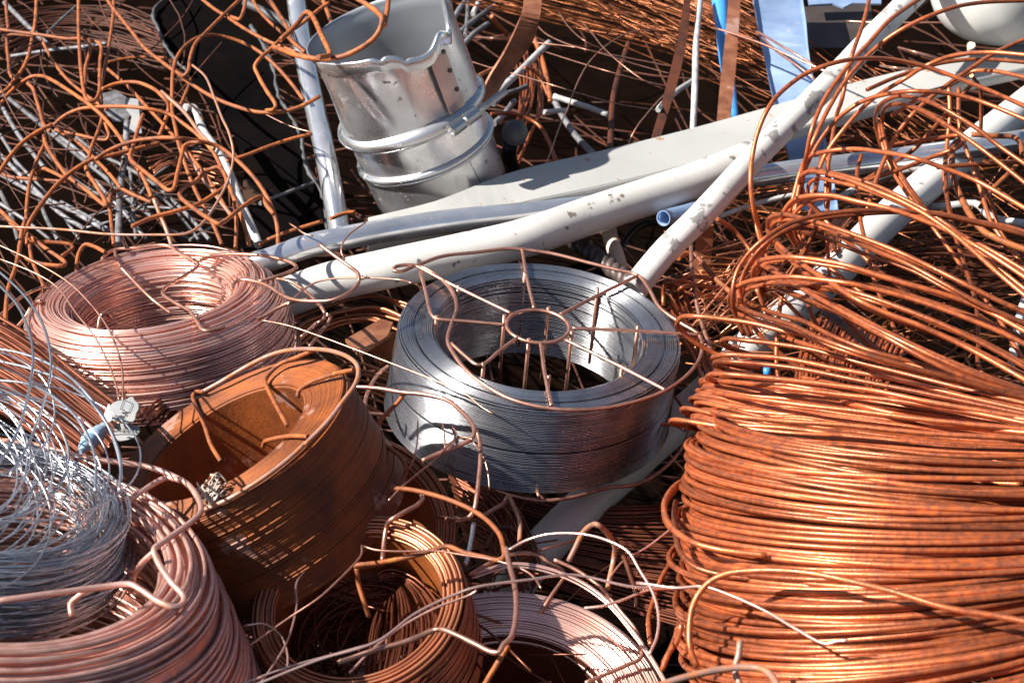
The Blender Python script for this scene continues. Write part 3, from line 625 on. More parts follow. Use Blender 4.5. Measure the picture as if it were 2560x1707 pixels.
# ============================================================ rusty bent bars, upper left
bars = [
 ('long rusty bar arching from the left edge down over the copper reel', [(0,690),(60,610),(130,550),(200,505),(270,498),(340,525),(430,580),(520,640),(590,690),(660,750),(740,840),(810,940),(840,1000),(860,1040),(920,1130),(960,1210),(990,1290)], (.0,.05,.03), 3.2,'rust'),
 ('pinkish worn bar end pointing down to the back of the copper reel', [(1005,1300),(1040,1390),(1075,1470),(1110,1568),(1130,1640)], (.03,-.01), 3.2,'rustlight'),
 ('level rusty bar crossing near the top left with a bent down end', [(-40,190),(0,195),(150,215),(300,235),(440,255),(545,255),(580,275),(590,310),(580,370),(562,430),(555,500),(555,560)], (.04,.05,.03), 3.2,'rust'),
 ('rusty hooked bar dropping from the top edge with a round bottom', [(515,-40),(513,100),(518,300),(532,480),(548,590),(572,655),(605,665),(645,615),(652,500),(655,400),(662,310),(640,278),(560,262)], (.06,.05,.04), 3.2,'rust'),
 ('upright rusty bar right of the hooked bar, zigzagging down', [(745,-40),(738,120),(712,300),(690,430),(668,530),(655,640),(668,760),(640,860),(600,960),(578,1040)], (.03,.04,.02), 3.1,'rust'),
 ('short rusty bar entering at the top left corner', [(38,-30),(45,100),(55,190)], (.03,.02), 3.2,'rust'),
 ('rusty bar curling down from the top left to the left edge', [(240,-30),(230,150),(205,280),(185,370),(150,450),(95,525),(40,590),(0,612),(-40,622)], (.01,.02,.01), 3.4,'rust'),
 ('squared rusty bar frame corner at the far upper left', [(230,238),(80,228),(52,236),(46,290),(56,400),(68,490),(100,530)], (.03,.02), 3.0,'rust'),
 ('very long rusty bar sweeping from the top under the duct rim loop', [(690,-30),(720,30),(790,120),(870,220),(950,320),(1050,400),(1130,460),(1250,550),(1400,640),(1550,700),(1700,735),(1850,730),(1980,690),(2091,630)], (.05,.06,.06,.08), 3.2,'rust'),
 ('rusty bar looping over the charred sheet and running down left of it', [(1985,655),(1890,530),(1790,420),(1680,330),(1560,270),(1430,235),(1330,235),(1230,285),(1160,370),(1133,460),(1125,600),(1126,730),(1150,850),(1170,950),(1200,1040),(1230,1130),(1270,1230),(1330,1350),(1400,1480),(1450,1600)], (.03,.08,.04,.0), 3.2,'rust'),
 ('rusty bar bent twice in front of the charred sheet', [(1600,-40),(1560,5),(1450,110),(1340,220),(1275,290),(1255,340),(1240,400),(1228,470),(1205,495),(1150,470)], (.10,.09,.07), 3.2,'rust'),
 ('rusty bar running from the sheet top edge to the duct', [(1300,-20),(1400,60),(1480,110),(1600,190),(1750,270),(1900,330),(2010,370),(2091,378)], (.08,.10,.10), 3.0,'rust'),
 ('rusty bar zigzagging down from the duct rim to a hooked foot', [(2150,20),(2091,60),(1980,150),(1870,230),(1770,320),(1685,400),(1665,435),(1685,490),(1740,590),(1800,690),(1790,715),(1740,722)], (.12,.10,.07), 3.2,'rust'),
 ('short rusty bar with a kink at the top edge above the sheet', [(1610,-30),(1595,60),(1565,128),(1540,122),(1480,100)], (.10,.09), 3.0,'rust'),
 ('rusty bar crossing behind the upright chrome tube', [(1640,-20),(1700,80),(1800,180),(1900,260),(2010,345)], (.06,.05), 2.8,'rust'),
 ('rusty arch bar falling from the middle to the copper reel', [(350,820),(420,760),(520,715),(650,700),(800,697),(950,710),(1100,745),(1200,810),(1300,890),(1390,990),(1440,1080),(1480,1170),(1530,1300),(1590,1450),(1630,1600)], (.02,.06,.03,.01), 3.2,'rust'),
 ('rusty bar rising from the left edge to the fork', [(-40,1170),(0,1120),(60,1030),(150,930),(250,860),(340,815)], (.02,.04), 3.4,'rust'),
 ('big rusty arc rising from the copper reel back edge', [(125,1620),(150,1540),(200,1440),(280,1320),(380,1200),(500,1100),(622,1028)], (.02,.06), 3.5,'rust'),
 ('short rusty bar doubled beside the tall arch crown', [(622,1036),(750,1010),(900,970),(1042,935)], (.05,.05), 3.2,'rust'),
 ('tallest rusty arch bar ending beside the pale thick rod', [(618,1045),(720,980),(850,930),(1000,905),(1150,903),(1300,922),(1430,960),(1550,1050),(1650,1150),(1730,1260),(1785,1380),(1812,1480),(1818,1620)], (.06,.09,.05,.0), 3.3,'rust'),
 ('rusty bar curling over the white paper tag', [(665,585),(760,548),(880,538),(990,575),(1060,630),(1100,680),(1100,720),(1080,790),(1040,890)], (.05,.06,.03), 3.2,'rust'),
 ('light worn bar running down right behind the arch bar', [(1055,600),(1200,730),(1300,860),(1400,975)], (.06,.05), 3.0,'rustlight'),
 ('deeply folded rusty bar forming a V below the paper tag', [(935,750),(900,850),(872,950),(850,1020),(862,1055),(930,1110),(1030,1190),(1105,1245),(1128,1240),(1160,1130),(1190,1010),(1205,955),(1240,935),(1310,930)], (.06,.08,.09), 3.2,'rust'),
 ('bent rusty bar with a free lower left end in front of grey rods', [(1280,1180),(1370,1110),(1420,1092),(1450,1110),(1480,1170),(1470,1220),(1420,1255),(1300,1330),(1150,1380),(1000,1420),(860,1480)], (.06,.08,.07), 3.2,'rust'),
 ('large zigzag rusty bar right of the free ended bar', [(1290,1180),(1200,1230),(1172,1265),(1190,1300),(1250,1350),(1350,1420),(1430,1462),(1470,1445),(1560,1370),(1670,1297),(1710,1290),(1740,1340),(1790,1400)], (.07,.09,.07), 3.2,'rust'),
 ('straight rusty bar across the charred sheet to the chrome tube', [(1480,1052),(1600,1018),(1750,960),(1900,910),(2040,875)], (.03,.04), 3.0,'rust'),
 ('orange rusty bar low in front of the charred sheet', [(1700,1600),(1750,1568),(1900,1510),(2110,1445)], (-.01,.01), 3.2,'rust'),
 ('second orange bar end behind the foot of the chrome tube', [(2160,1430),(2250,1395),(2320,1385)], (-.03,-.03), 3.2,'rust'),
 ('rusty bar folded like an elbow at the left of the heap', [(180,545),(215,580),(232,630),(260,720),(290,820),(330,860)], (.03,.02), 3.2,'rust'),
 ('rusty wedge shaped bar in front of the slanting grey rods', [(285,880),(295,930),(330,1000),(400,1100),(440,1150),(560,1240),(695,1345),(680,1300),(620,1200),(565,1110),(570,1060),(600,1040)], (.03,.05), 3.3,'rust'),
 ('thin rusty bar behind the fork turning up at its end', [(360,850),(500,880),(700,912),(712,890),(695,830),(665,740)], (.0,.02), 2.7,'rust'),
 ('rusty bar sliding in from the left edge above the copper reel', [(-30,1350),(0,1375),(100,1470),(250,1580)], (.0,.02), 3.3,'rust'),
 ('dark rusty bar level near the left edge', [(0,1130),(60,1155),(200,1170),(400,1185),(480,1190)], (-.01,.0), 2.8,'rust'),
 ('upright rusty bar near the left edge below the fork', [(178,1600),(172,1450),(178,1320),(200,1170),(250,1030),(292,940)], (.0,.01), 3.1,'rust'),
 ('rusty bar behind the hooked bar slanting down right', [(268,255),(360,420),(450,530),(560,620),(700,720)], (-.01,-.01), 2.8,'rust'),
 ('rusty bar slanting down behind the V shaped bar', [(700,450),(830,560),(960,700),(1100,850),(1230,1000),(1380,1200),(1500,1400)], (.0,.02,.0), 2.9,'rust'),
 ('dim level rusty bar left of the charred sheet', [(700,410),(850,380),(1000,375),(1080,380)], (-.01,-.01), 2.8,'rust'),
 ('rusty bar curling beside the dark upright rod', [(745,1600),(722,1400),(716,1310),(740,1255),(790,1238),(860,1268),(990,1325)], (.02,.02), 3.1,'rust'),
 ('rusty bar end behind the big arc', [(235,1135),(280,1105),(330,1120),(430,1170)], (.0,.01), 3.0,'rust'),
 ('rusty bar passing behind the wedge shaped bar', [(390,860),(520,940),(600,1020),(700,1120),(790,1230)], (-.01,.0), 2.9,'rust'),
 ('rusty bar tip upright under the paper tag', [(1180,690),(1230,570),(1245,520)], (.03,.04), 2.9,'rust'),
 ('rusty bar peeking out between the pale rod and the arch bar', [(1210,990),(1300,1130),(1420,1290),(1520,1420)], (.01,.0), 3.0,'rustlight'),
 ('rusty bar upright left of the tallest arch foot', [(1530,1320),(1545,1450),(1540,1620)], (.03,.01), 3.0,'rust'),
]
bars += [
 ('rusty bar leaning at the left edge beside the copper reel', [('c4'),(150,0),(130,60),(118,150),(90,280),(50,400),(35,520),(30,640)], (.04,.02), 3.2,'rust'),
 ('folded rusty bar triangle behind the copper reel', [('c4'),(60,20),(140,70),(260,160),(385,255),(370,268),(230,255),(130,212),(112,190)], (.02,.03), 3.0,'rust'),
 ('rusty bar bent back above the left of the copper reel', [('c4'),(360,215),(430,160),(415,145),(290,130),(160,130)], (.01,.02), 2.9,'rust'),
 ('small rusty hook just behind the copper reel', [('c4'),(450,300),(455,230),(470,180),(500,145),(550,155),(620,190)], (.0,.02), 3.0,'rust'),
 ('rusty bar dropping behind the copper reel', [('c4'),(170,100),(185,220),(215,300),(250,370),(262,430)], (.0,.0), 2.9,'rust'),
]
for lab, pts, h, r, mt in bars:
    cr = 1
    if pts[0] == 'c4': cr = 4; pts = pts[1:]
    wire('rusty_bar', lab, 'rebar', cr, pts, h, r*.78, mt, 'rusty bent bars heaped at the upper left', sides=9, step=.004)
# looped frame hanging over the duct mouth
lf = thing('wire_loop_frame', 'rusty round wire frame hanging over the open mouth of the duct', 'wire frame', P(880, 130, .14))
wire('loop', None, None, 2, [(-40, 310), (0, 322), (100, 360), (250, 385), (400, 372), (520, 320), (610, 255), (655, 190), (668, 130), (640, 85), (580, 40), (500, -10), (440, -40)], (.12, .16, .2, .2), 3.3, 'rust', parent=lf)
wire('brace', None, None, 2, [(0, 265), (100, 170), (165, 88), (190, 85), (225, 130), (270, 230), (325, 350), (310, 368), (250, 376)], (.12, .15, .17), 3.3, 'rust', parent=lf)
wire('brace', None, None, 2, [(712, -30), (700, 80), (682, 170)], (.2, .19), 3.0, 'rust', parent=lf)
wire('rusty_bar', 'rusty bar end at the top between chrome tube and duct', 'rebar', 2, [(275, -20), (300, 50), (322, 110), (345, 190)], (.1, .1), 3.0, 'rust')
wire('rusty_bar', 'rusty bar behind the left rim of the duct', 'rebar', 2, [(-60, 10), (60, 210), (70, 260), (165, 345)], (.06, .06), 2.8, 'rust')
# long thin loose wires of the left
wire('thin_wire', 'long thin brown wire curving down from the charred sheet to the left edge', 'wire', 1, [(1258, 428), (1340, 500), (1400, 640), (1450, 770), (1500, 880), (1525, 1000), (1500, 1150), (1420, 1320), (1300, 1480), (1220, 1525), (1000, 1535), (700, 1530), (400, 1500), (0, 1480), (-60, 1475)], (.10, .12, .08, .07, .05), 1.5, 'rustlight')
wire('thin_wire', 'thin copper wire slanting across the charred sheet', 'wire', 1, [(1730, 745), (1850, 805), (1940, 840), (2035, 865)], (.05, .05), .9, 'pinkcage')

# ============================================================ aluminium duct
base = (1215, 498)
F = Frame(947, 66, .34, -21, .168)
# put the top so that its foot rests by the channel
dt = thing('aluminium_duct', 'dented aluminium duct section with clamp band and torn rim', 'duct', F.c-F.A*.24)
Rt = 192*F.k; Rb = 168*F.k*1.0
L = 452*F.k/math.sin(math.acos(.34))
na = 160; a = np.arange(na)*2*math.pi/na
def prad(z):   # z 0 top .. 1 bottom
    return Rt*np.interp(z, [0, .03, .06, .2, .4, .5, .55, .62, .8, 1], [1.0, 1.0, .97, .955, .955, .95, .925, .92, .915, .90])
def dentz(a):
    # front of the rim (towards viewer is -Y) torn lower in the middle, spike at right
    d = .022*np.exp(-((a-math.radians(292))/.34)**2)+.018*np.exp(-((a-math.radians(325))/.16)**2)-.045*np.exp(-((a-math.radians(342))/.13)**2)
    jr = np.random.default_rng(3); kn = np.interp(a, np.linspace(0, 2*math.pi, 60), jr.normal(size=60)*.0009)
    d += kn*np.exp(-((a-math.radians(300))/.8)**2)+.005*np.exp(-((a-math.radians(262))/.05)**2)+.006*np.exp(-((a-math.radians(278))/.04)**2)
    return d
def duct_shell(z0, z1, n, off=0, rim=False):
    g = []
    for zz in np.linspace(z0, z1, n):
        f = max(0, 1-(zz-0)/.18) if rim else 0
        rad = prad(zz)+off+.0025*np.sin(a*3+zz*6)*(1 if rim else .3)-.004*np.exp(-((a-4.2-(zz-.2)*.9)/.07)**2-((zz-.22)/.16)**2)-.004*np.exp(-((a-5.0)/.12)**2-((zz-.85)/.07)**2)+.003*np.exp(-((a-4.75)/.1)**2-((zz-.33)/.2)**2)+f*.003*np.sin(a*6+1)*np.exp(-((a-math.radians(300))/.7)**2)
        g.append(F.c-np.outer(zz*L+f*dentz(a), F.A)+np.outer(np.cos(a)*rad, F.X)+np.outer(np.sin(a)*rad, F.Y))
    return g
outer = duct_shell(0, .5, 22, 0, True); inner = duct_shell(.5, 0, 22, -.0022, True)
m = MB(); m.grid(np.transpose(np.array(outer), (1, 0, 2)), closed_u=True); m.build('upper_sleeve', M['alu'], dt)
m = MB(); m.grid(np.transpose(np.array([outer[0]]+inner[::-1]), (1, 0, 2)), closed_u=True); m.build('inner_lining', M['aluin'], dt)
m = MB(); m.grid(np.transpose(np.array(duct_shell(.5, 1, 20)+duct_shell(1, .5, 12, -.002)), (1, 0, 2)), closed_u=True); m.build('lower_sleeve', M['alu'], dt)
m = MB(); al = np.radians(np.linspace(205, 345, 70)); zl = dentz(al)
lip = [(0, .0), (-.002, .002), (.0, .0038), (.008, .003), (.016, .0006)]
m.grid(np.array([F.c-np.outer(zl+z, F.A)+np.outer(np.cos(al)*(prad(0)+x+.0025*np.sin(al*3)+.003*np.sin(al*6+1)*np.exp(-((al-math.radians(300))/.7)**2)), F.X)+np.outer(np.sin(al)*(prad(0)+x+.0025*np.sin(al*3)+.003*np.sin(al*6+1)*np.exp(-((al-math.radians(300))/.7)**2)), F.Y) for z, x in lip]))
m.build('rolled_lip', M['alu'], dt)
def bead(zz, r, k=1.0, name='bead', wd=1):
    m = MB(); rad = prad(zz)+r*.35
    p = F.c-F.A*zz*L+np.outer(np.cos(a)*rad, F.X)+np.outer(np.sin(a)*rad, F.Y)
    m.tube(p, r, 10, closed=True, ref=F.A); return m.build(name, M['alu'], dt)

bead(.72, .0042); bead(.745, .0026)
m = MB()
prof = [(-.003, -.011), (.002, -.009), (.007, -.005), (.009, 0), (.007, .005), (.002, .010), (-.003, .012)]
m.grid(np.transpose(np.array([F.c-F.A*(.50*L+z)+np.outer(np.cos(a)*(prad(.5)+x), F.X)+np.outer(np.sin(a)*(prad(.5)+x), F.Y) for x, z in prof]), (1, 0, 2)), closed_u=True)
cl = m.build('clamp_band', M['alu'], dt)
def dpt(ang, zz, off):
    q = math.radians(ang); r = prad(zz)+off
    return F.c-F.A*zz*L+math.cos(q)*r*F.X+math.sin(q)*r*F.Y
# clamp bolt with lugs
q0, q1 = dpt(292, .50, .022), dpt(318, .485, .03)
d_ = (q1-q0)/np.linalg.norm(q1-q0)
m = MB(); m.tube(np.array([q0+d_*.005, q1+d_*.03]), .0042, 10); m.build('bolt', M['palerod'], cl)
for s_ in (0, .024):
    m = MB(); m.hollow(np.array([q0+d_*(s_-.008), q0+d_*(s_+.012)]), .0085, .003, 14); m.build('lug', M['alu'], cl)
# riveted overlap strip in the upper sleeve
m = MB(); aa = np.radians(np.linspace(296, 313, 10)); g = []
for zz in np.linspace(.14, .46, 8): g.append([F.c-F.A*zz*L+math.cos(t)*(prad(zz)+.0042)*F.X+math.sin(t)*(prad(zz)+.0042)*F.Y for t in aa])
m.grid(np.array(g)); pt = m.build('seam_plate', M['coppertint'], dt)
for zz in (.14, .25, .36):
    m = MB(); cR = dpt(310, zz, .0045); nn = cR-(F.c-F.A*zz*L); nn /= np.linalg.norm(nn)
    m.tube(np.array([cR-nn*.001, cR+nn*.001]), .003, 12); m.build('rivet', M['greyblock'], pt)
m = MB(); m.tube(smooth([dpt(300, .74, .0005), dpt(302, .85, .0005), dpt(306, .99, .0005)]), .0006, 5); m.build('seam', M['greyblock'], dt)

# ============================================================ grey steel reel (centre)
def reel(label, cx, cy, ratio, rot, h): 
    F = Frame(cx, cy, ratio, rot, h); t = thing('wire_reel', label, 'wire reel', F.c-F.A*.1); return F, t
F, t = reel('grey steel wire reel with round spoked copper cage in the centre', 1349.5, 832, .52, 5.5, .0)
F.c = F.c  # face centre
ro, ri = 352*F.k, 262*F.k
m = MB(); wound(m, F, ri, ro,   .098, .00095, n=200, jit=.13, stray=.06, round_=.10, bulge=.005, shift=(-.006, 0), dens=.96, skip=.025, deep=2.2)
m.build('wire_winding', M['steel'], t)
def cw(name, pts, crop=5, lift=(.004,), r=2.1, mt='pinkcage', bend=.004, FR=None, par=None, closed=False):
    FR = FR or F; s = px(crop, pts); ll = along(lift, len(s)) if len(lift) > 1 else [lift[0]]*len(s)
    p = smooth([FR.on(x, y, l) for (x, y), l in zip(s, ll)], .004)
    m = MB(); m.tube(p, r/1000, 9); return m.build(name, M[mt], par if par is not None else t)
cw('rim_hoop', [(290, 240), (430, 190), (600, 170), (780, 150), (850, 155), (1000, 175), (1200, 225), (1340, 260), (1450, 288), (1510, 360), (1570, 460), (1680, 540), (1770, 598), (1788, 680), (1740, 780), (1600, 890), (1400, 960), (1200, 990), (1000, 985), (800, 940), (650, 860), (560, 790), (490, 700), (458, 630), (478, 545), (505, 460), (482, 375), (400, 290), (320, 245), (240, 235), (185, 245), (178, 265), (210, 270), (285, 240)], lift=(.006,))
h_ = np.arange(49)*2*math.pi/48
m = MB(); hc = F.on(900+930*.47821, 550+556*.47821, .006)
m.tube(np.array([hc+(math.cos(q)*165*.47821*F.k)*F.X+(math.sin(q)*165*.47821*F.k)*F.Y for q in h_[:-1]]), .0022, 9, closed=True, ref=F.A); m.build('hub_ring', M['pinkcage'], t)
for pts in ([(790, 488), (515, 355), (290, 238)], [(910, 462), (870, 290), (848, 152)], [(1045, 495), (1240, 395), (1452, 290)], [(1110, 566), (1450, 580), (1772, 600)],
            [(1070, 625), (1370, 770), (1600, 890)], [(945, 645), (965, 800), (1002, 972)], [(830, 610), (735, 680), (640, 755), (610, 755), (550, 710), (478, 645)], [(758, 548), (560, 530), (400, 515), (375, 495), (345, 380), (315, 270)]):
    cw('spoke', pts, lift=(.0065,), r=2.0)
for (x0, y0, ln) in ((515, 352, .085), (862, 285, .095), (755, 508, .09), (985, 468, .09), (1107, 592, .09), (882, 632, .09), (1242, 368, .095), (1452, 565, .08), (400, 512, .05), (987, 825, .085), (645, 758, .08), (1370, 770, .08)):
    x, y = px(5, [(x0, y0)])[0]; p0 = F.on(x, y, .006)
    m = MB(); m.tube(np.array([p0+F.A*.003, p0-F.A*ln]), .0021, 9); m.build('cage_post', M['pinkcage'], t)
cw('base_hoop', [(430, 1250), (520, 1300), (600, 1350), (760, 1430), (950, 1465), (1100, 1450), (1300, 1398), (1450, 1380), (1600, 1290), (1690, 1180), (1722, 1080), (1700, 1000), (1650, 925)], lift=(-.101, -.101, -.1, -.08), r=2.1)
for pts in ([(925, 1400), (935, 1450)], [(1440, 1070), (1560, 1068), (1640, 1068), (1700, 1100)], [(1630, 1052), (1695, 1052)]):
    cw('cage_stub', pts, lift=(-.095,) if pts[0][0] < 1000 else (-.06,), r=2.1)

# ============================================================ bright copper reel (upper left)
F, t = reel('bright pink copper wire reel with bent cage at the left', 4, 0, .5, 0, 0)
bpy.data.objects.remove(t)
cxs, cys = px(4, [(880, 415)])[0]
F, t = reel('bright pink copper wire reel with bent cage rods at the upper left', cxs, cys, .37, -9.5, .015)
sc = .42517*F.k
m = MB(); wound(m, F, 455*sc, 745*sc, .088, .00115, n=190, jit=.6, stray=.35, round_=.5, bulge=.006, shift=(.008, -.006), dens=.98, skip=.03, deep=2.4)
m.build('wire_winding', M['pink'], t)
for nm, pts, lf_ in (
  ('cage_rod', [(600, 230), (650, 185), (690, 172), (800, 165), (940, 148), (1000, 155), (1060, 200), (1150, 242), (1165, 268), (1080, 330), (970, 400), (955, 430), (985, 460), (1090, 520), (1110, 530), (1160, 600), (1205, 650), (1260, 645), (1320, 630)], (.006, .008, .004, .006, .003)),
  ('cage_rod', [(1165, 242), (1230, 218), (1300, 205), (1500, 205), (1640, 228), (1725, 258), (1742, 282), (1700, 305), (1600, 340), (1520, 362)], (.006, .01, .005)),
  ('cage_rod', [(675, 178), (685, 230), (710, 275), (760, 330), (900, 470), (1010, 552)], (.006, .002, -.03)),
  ('cage_rod', [(-30, 575), (0, 560), (130, 450), (240, 400), (285, 398), (320, 440), (400, 540), (480, 605)], (.0, .006, -.02)),
  ('cage_rod', [(100, 630), (150, 570), (190, 500), (235, 478), (265, 490), (300, 550), (345, 615)], (-.03, .004, -.02)),
  ('cage_rod', [(685, 612), (640, 565), (610, 548), (590, 570), (575, 650), (535, 775), (540, 808), (595, 815)], (-.02, .004, -.02, -.03)),
  ('cage_rod', [(440, 850), (600, 815), (700, 800), (900, 762), (1100, 700), (1320, 632), (1540, 570), (1640, 515), (1720, 480), (1810, 468)], (-.035, -.03, -.015, .0)),
  ('cage_rod', [(1365, 412), (1380, 370), (1410, 352), (1470, 355), (1560, 380), (1700, 460), (1830, 478), (1960, 468), (2060, 420), (2110, 360), (2105, 315), (2050, 270), (1960, 205), (1878, 143)], (.004, .006, .02, .05)),
  ('cage_rod', [(1620, 343), (1700, 360), (1770, 400), (1850, 470), (1908, 548), (1905, 580), (1860, 610), (1770, 690)], (-.01, -.02, -.04)),
  ('cage_rod', [(1925, 555), (1943, 570), (1925, 610), (1880, 665), (1820, 745)], (-.03, -.05)),
  ('base_hoop', [(830, 1150), (850, 1110), (930, 1030), (1030, 970), (1120, 945), (1220, 930), (1400, 880), (1600, 820), (1740, 790)], (-.07, -.075)),
  ):
    cw(nm, pts, 4, lf_, 2.0, 'pinkcage', par=t)

# ============================================================ rusty reel (left centre)
F, t = reel('solid orange rusted wire reel with rusty cage hoops', 561, 1104, .385, -33, .03)
ro, ri = 342*F.k, 222*F.k
m = MB(); wound(m, F, ri, ro, .118, .00105, n=180, jit=.11, stray=.04, round_=.05, bulge=.002, dens=1.4, deep=.75, faces=('out', 'top'))
m.build('wire_winding', M['rustspool'], t)
for nm, cr, pts, lf_ in (
  ('rim_hoop', 4, [(1190, 1010), (1300, 950), (1400, 890), (1500, 835), (1600, 790), (1700, 765), (1820, 758), (1950, 770), (2050, 808), (2100, 855), (2105, 920), (2080, 980), (2020, 1060), (1930, 1180), (1790, 1322)], (.008, .016, .02, .012, .005)),
  ('rim_hoop', 6, [(1695, 235), (1640, 290), (1500, 402), (1300, 530), (1200, 580), (1120, 612)], (.005, .005)),
  ('cage_bar', 4, [(1850, 762), (1750, 805), (1640, 850), (1585, 900), (1560, 940), (1572, 985), (1630, 1100), (1690, 1210)], (.016, .008, .006, .004)),
  ('cage_bar', 4, [(2080, 880), (1950, 910), (1800, 968), (1755, 1010), (1750, 1045)], (.012, .004, -.004)),
  ('cage_bar', 4, [(1810, 1272), (1700, 1270), (1600, 1288), (1555, 1305), (1548, 1335)], (.006, .003, -.01)),
  ('cage_bar', 4, [(1200, 1010), (1150, 1012), (1135, 1030), (1150, 1090), (1200, 1200), (1240, 1320), (1300, 1420)], (.008, .006, .004, -.01)),
  ('cage_bar', 6, [(1180, 415), (1165, 440), (1155, 475)], (.012, .002)),
  ('cage_bar', 6, [(800, 290), (700, 300), (600, 300), (525, 285)], (-.01, .004)),
  ('base_hoop', 7, [(850, 262), (800, 385), (740, 470), (670, 560), (600, 630), (500, 715), (400, 790), (250, 870), (100, 945), (10, 965)], (-.10, -.118, -.12, -.12)),
  ('base_hoop', 7, [(700, 40), (720, 110), (800, 170), (845, 225), (850, 262)], (-.07, -.10)),
  ):
    cw(nm, pts, cr, lf_, 2.2, 'rust' if nm != 'rim_hoop' else 'rustlight', par=t)
m = MB()
q = F.on(*px(6, [(1180, 510)])[0], .008)
for i in range(46):
    c = q+rng.normal(size=3)*.005; v = rng.normal(size=3)*np.array([1, 1, .5]); v /= np.linalg.norm(v); w_ = rng.normal(size=3)*.004
    m.tube(smooth([c-v*.009, c+w_, c+v*.009]), rng.uniform(.0005, .0012), 5)
tag(m.build('straw_clump', M['beige']), 'pale dried straw clump stuck on the rusty reel rim', 'debris')

# ============================================================ big copper coil, bottom left
cxs, cys = px(6, [(30, 850)])[0]
F, t = reel('large dull copper rod reel in the bottom left corner', cxs, cys, .52, 3, .08)
sc = .4509*F.k
m = MB()
for layer in range(7):      # top face: loose rings
    pass
wound(m, F, 850*sc, 1110*sc, .17, .0023, n=190, jit=.4, sides=8, stray=.2, round_=.25, bulge=.05, shift=(.04, -.03), dens=.88, core=True, skip=.05, deep=2.2)
m.build('wire_winding', M['dullpink'], t)
for pts, lf_ in (
  ([(-60, 210), (0, 222), (200, 250), (380, 300), (500, 325), (700, 350), (850, 378), (990, 435), (1050, 475), (1105, 560), (1112, 620), (1060, 675), (900, 790), (855, 825), (868, 880), (950, 1010), (1018, 1085), (1015, 1125), (965, 1147), (870, 1110), (780, 1050), (720, 1020), (600, 1030), (300, 1070), (0, 1110), (-60, 1118)], (.01, .015, .02, .03, .02, .025, .012)),
  ([(690, 570), (780, 510), (920, 432), (1000, 445)], (.003, .02)),
  ([(860, 835), (790, 900), (750, 960), (735, 1030)], (.012, -.03)),
  ([(480, 1050), (430, 1090), (392, 1130), (400, 1200)], (.012, -.01))):
    cw('cage_rod', pts, 6, lf_, 2.7, 'dullpink', par=t)

# thin galvanised wire bundle sitting in that coil
m = MB(); aa = np.arange(120)*2*math.pi/120
G = Frame(*px(6, [(10, 760)])[0], .52, 2, .055); sc = .4509*G.k
for i in range(210):
    f = rng.random()
    rad = min(rng.normal(630, 50), 730)*sc; z = -.04+.075*f+rng.normal()*.004
    m.tube(G.pt(aa, rad*(1-.12*abs(f-.4))+wob(aa, .0015, 2), z+wob(aa, .002, 2), (rng.normal()*.006-.004, rng.normal()*.006), (rng.normal()*.03, rng.normal()*.03)), .0007, 4, closed=True, ref=G.A)
G2 = Frame(*px(6, [(-60, 330)])[0], .72, 4, .12); sc = .4509*G2.k
for i in range(26):
    rad = rng.normal(580, 50)*sc
    m.tube(G2.pt(aa, rad+wob(aa, .002, 2), rng.uniform(-.05, .03)+wob(aa, .004, 2), (rng.normal()*.03-.02, rng.normal()*.03), (rng.normal()*.10, rng.normal()*.08)), .00085, 5, closed=True, ref=G2.A)
for pts in ([(-60, 340), (0, 390), (100, 500), (165, 640), (195, 800), (170, 1000), (100, 1250), (-10, 1440)], [(-60, 260), (0, 310), (130, 430), (230, 570), (285, 720), (300, 880), (250, 1100), (150, 1350), (60, 1500)],
            [(-50, 750), (150, 790), (350, 880), (500, 1010), (620, 1180), (700, 1400), (715, 1520)], [(-40, 820), (200, 880), (400, 960), (560, 1100), (660, 1260), (710, 1420), (700, 1600)],
            [(-40, 940), (150, 960), (330, 1050), (480, 1200), (560, 1400), (560, 1600)]):
    m.tube(path(4, pts, (.15, .17, .15)), .0013, 6)
tag(m.build('galvanised_wire_bundle', M['silver']), 'springy bundle of thin galvanised wire loops spilling out of the bottom left reel', 'wire bundle')

# ============================================================ coils at the bottom centre
cxs, cys = px(7, [(600, 930)])[0]
F, t = reel('orange brown copper reel with tangled inside windings, bottom centre', cxs, cys, .80, -20, -.035)
sc = .48895*F.k
m = MB(); wound(m, F, 440*sc, 555*sc, .10, .0014, n=150, jit=.35, stray=.12, round_=.3, sides=6, faces=('out', 'top'))
a2 = np.arange(96)*2*math.pi/96
m.build('wire_winding', M['copper'], t)
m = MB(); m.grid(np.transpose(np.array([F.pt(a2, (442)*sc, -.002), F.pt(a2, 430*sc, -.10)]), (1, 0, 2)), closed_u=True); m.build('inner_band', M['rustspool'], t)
m = MB()
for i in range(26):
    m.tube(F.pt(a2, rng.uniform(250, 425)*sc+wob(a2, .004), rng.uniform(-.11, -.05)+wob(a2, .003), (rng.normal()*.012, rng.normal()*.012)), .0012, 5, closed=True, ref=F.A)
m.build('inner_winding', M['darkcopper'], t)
m = MB()
sheet(m, 7, [(700, 800), (760, 770), (900, 820), (1010, 930), (1050, 1060), (1030, 1200), (960, 1330), (850, 1420)], [(830, 800), (760, 880), (690, 1000), (655, 1150), (640, 1280), (640, 1420)], 34, 1.3, (-.06, -.08), jit=.25, hj=.003)
m.build('loose_winding', M['darkcopper'], t)
cxs, cys = px(7, [(640, 470)])[0]
F, t = reel('brown copper reel wedged between the rusty reel and the grey reel', cxs, cys, .80, 30, -.055)
sc = .48895*F.k
m = MB(); wound(m, F, 395*sc, 500*sc, .10, .0014, n=150, jit=.3, stray=.1, round_=.3, sides=6, faces=('out', 'top'))
m.build('wire_winding', M['copper'], t)
m = MB(); m.grid(np.transpose(np.array([F.pt(a2, (397)*sc, -.002), F.pt(a2, 395*sc, -.11)]), (1, 0, 2)), closed_u=True); m.build('inner_band', M['copper'], t)
cxs, cys = px(7, [(1390, 1500)])[0]
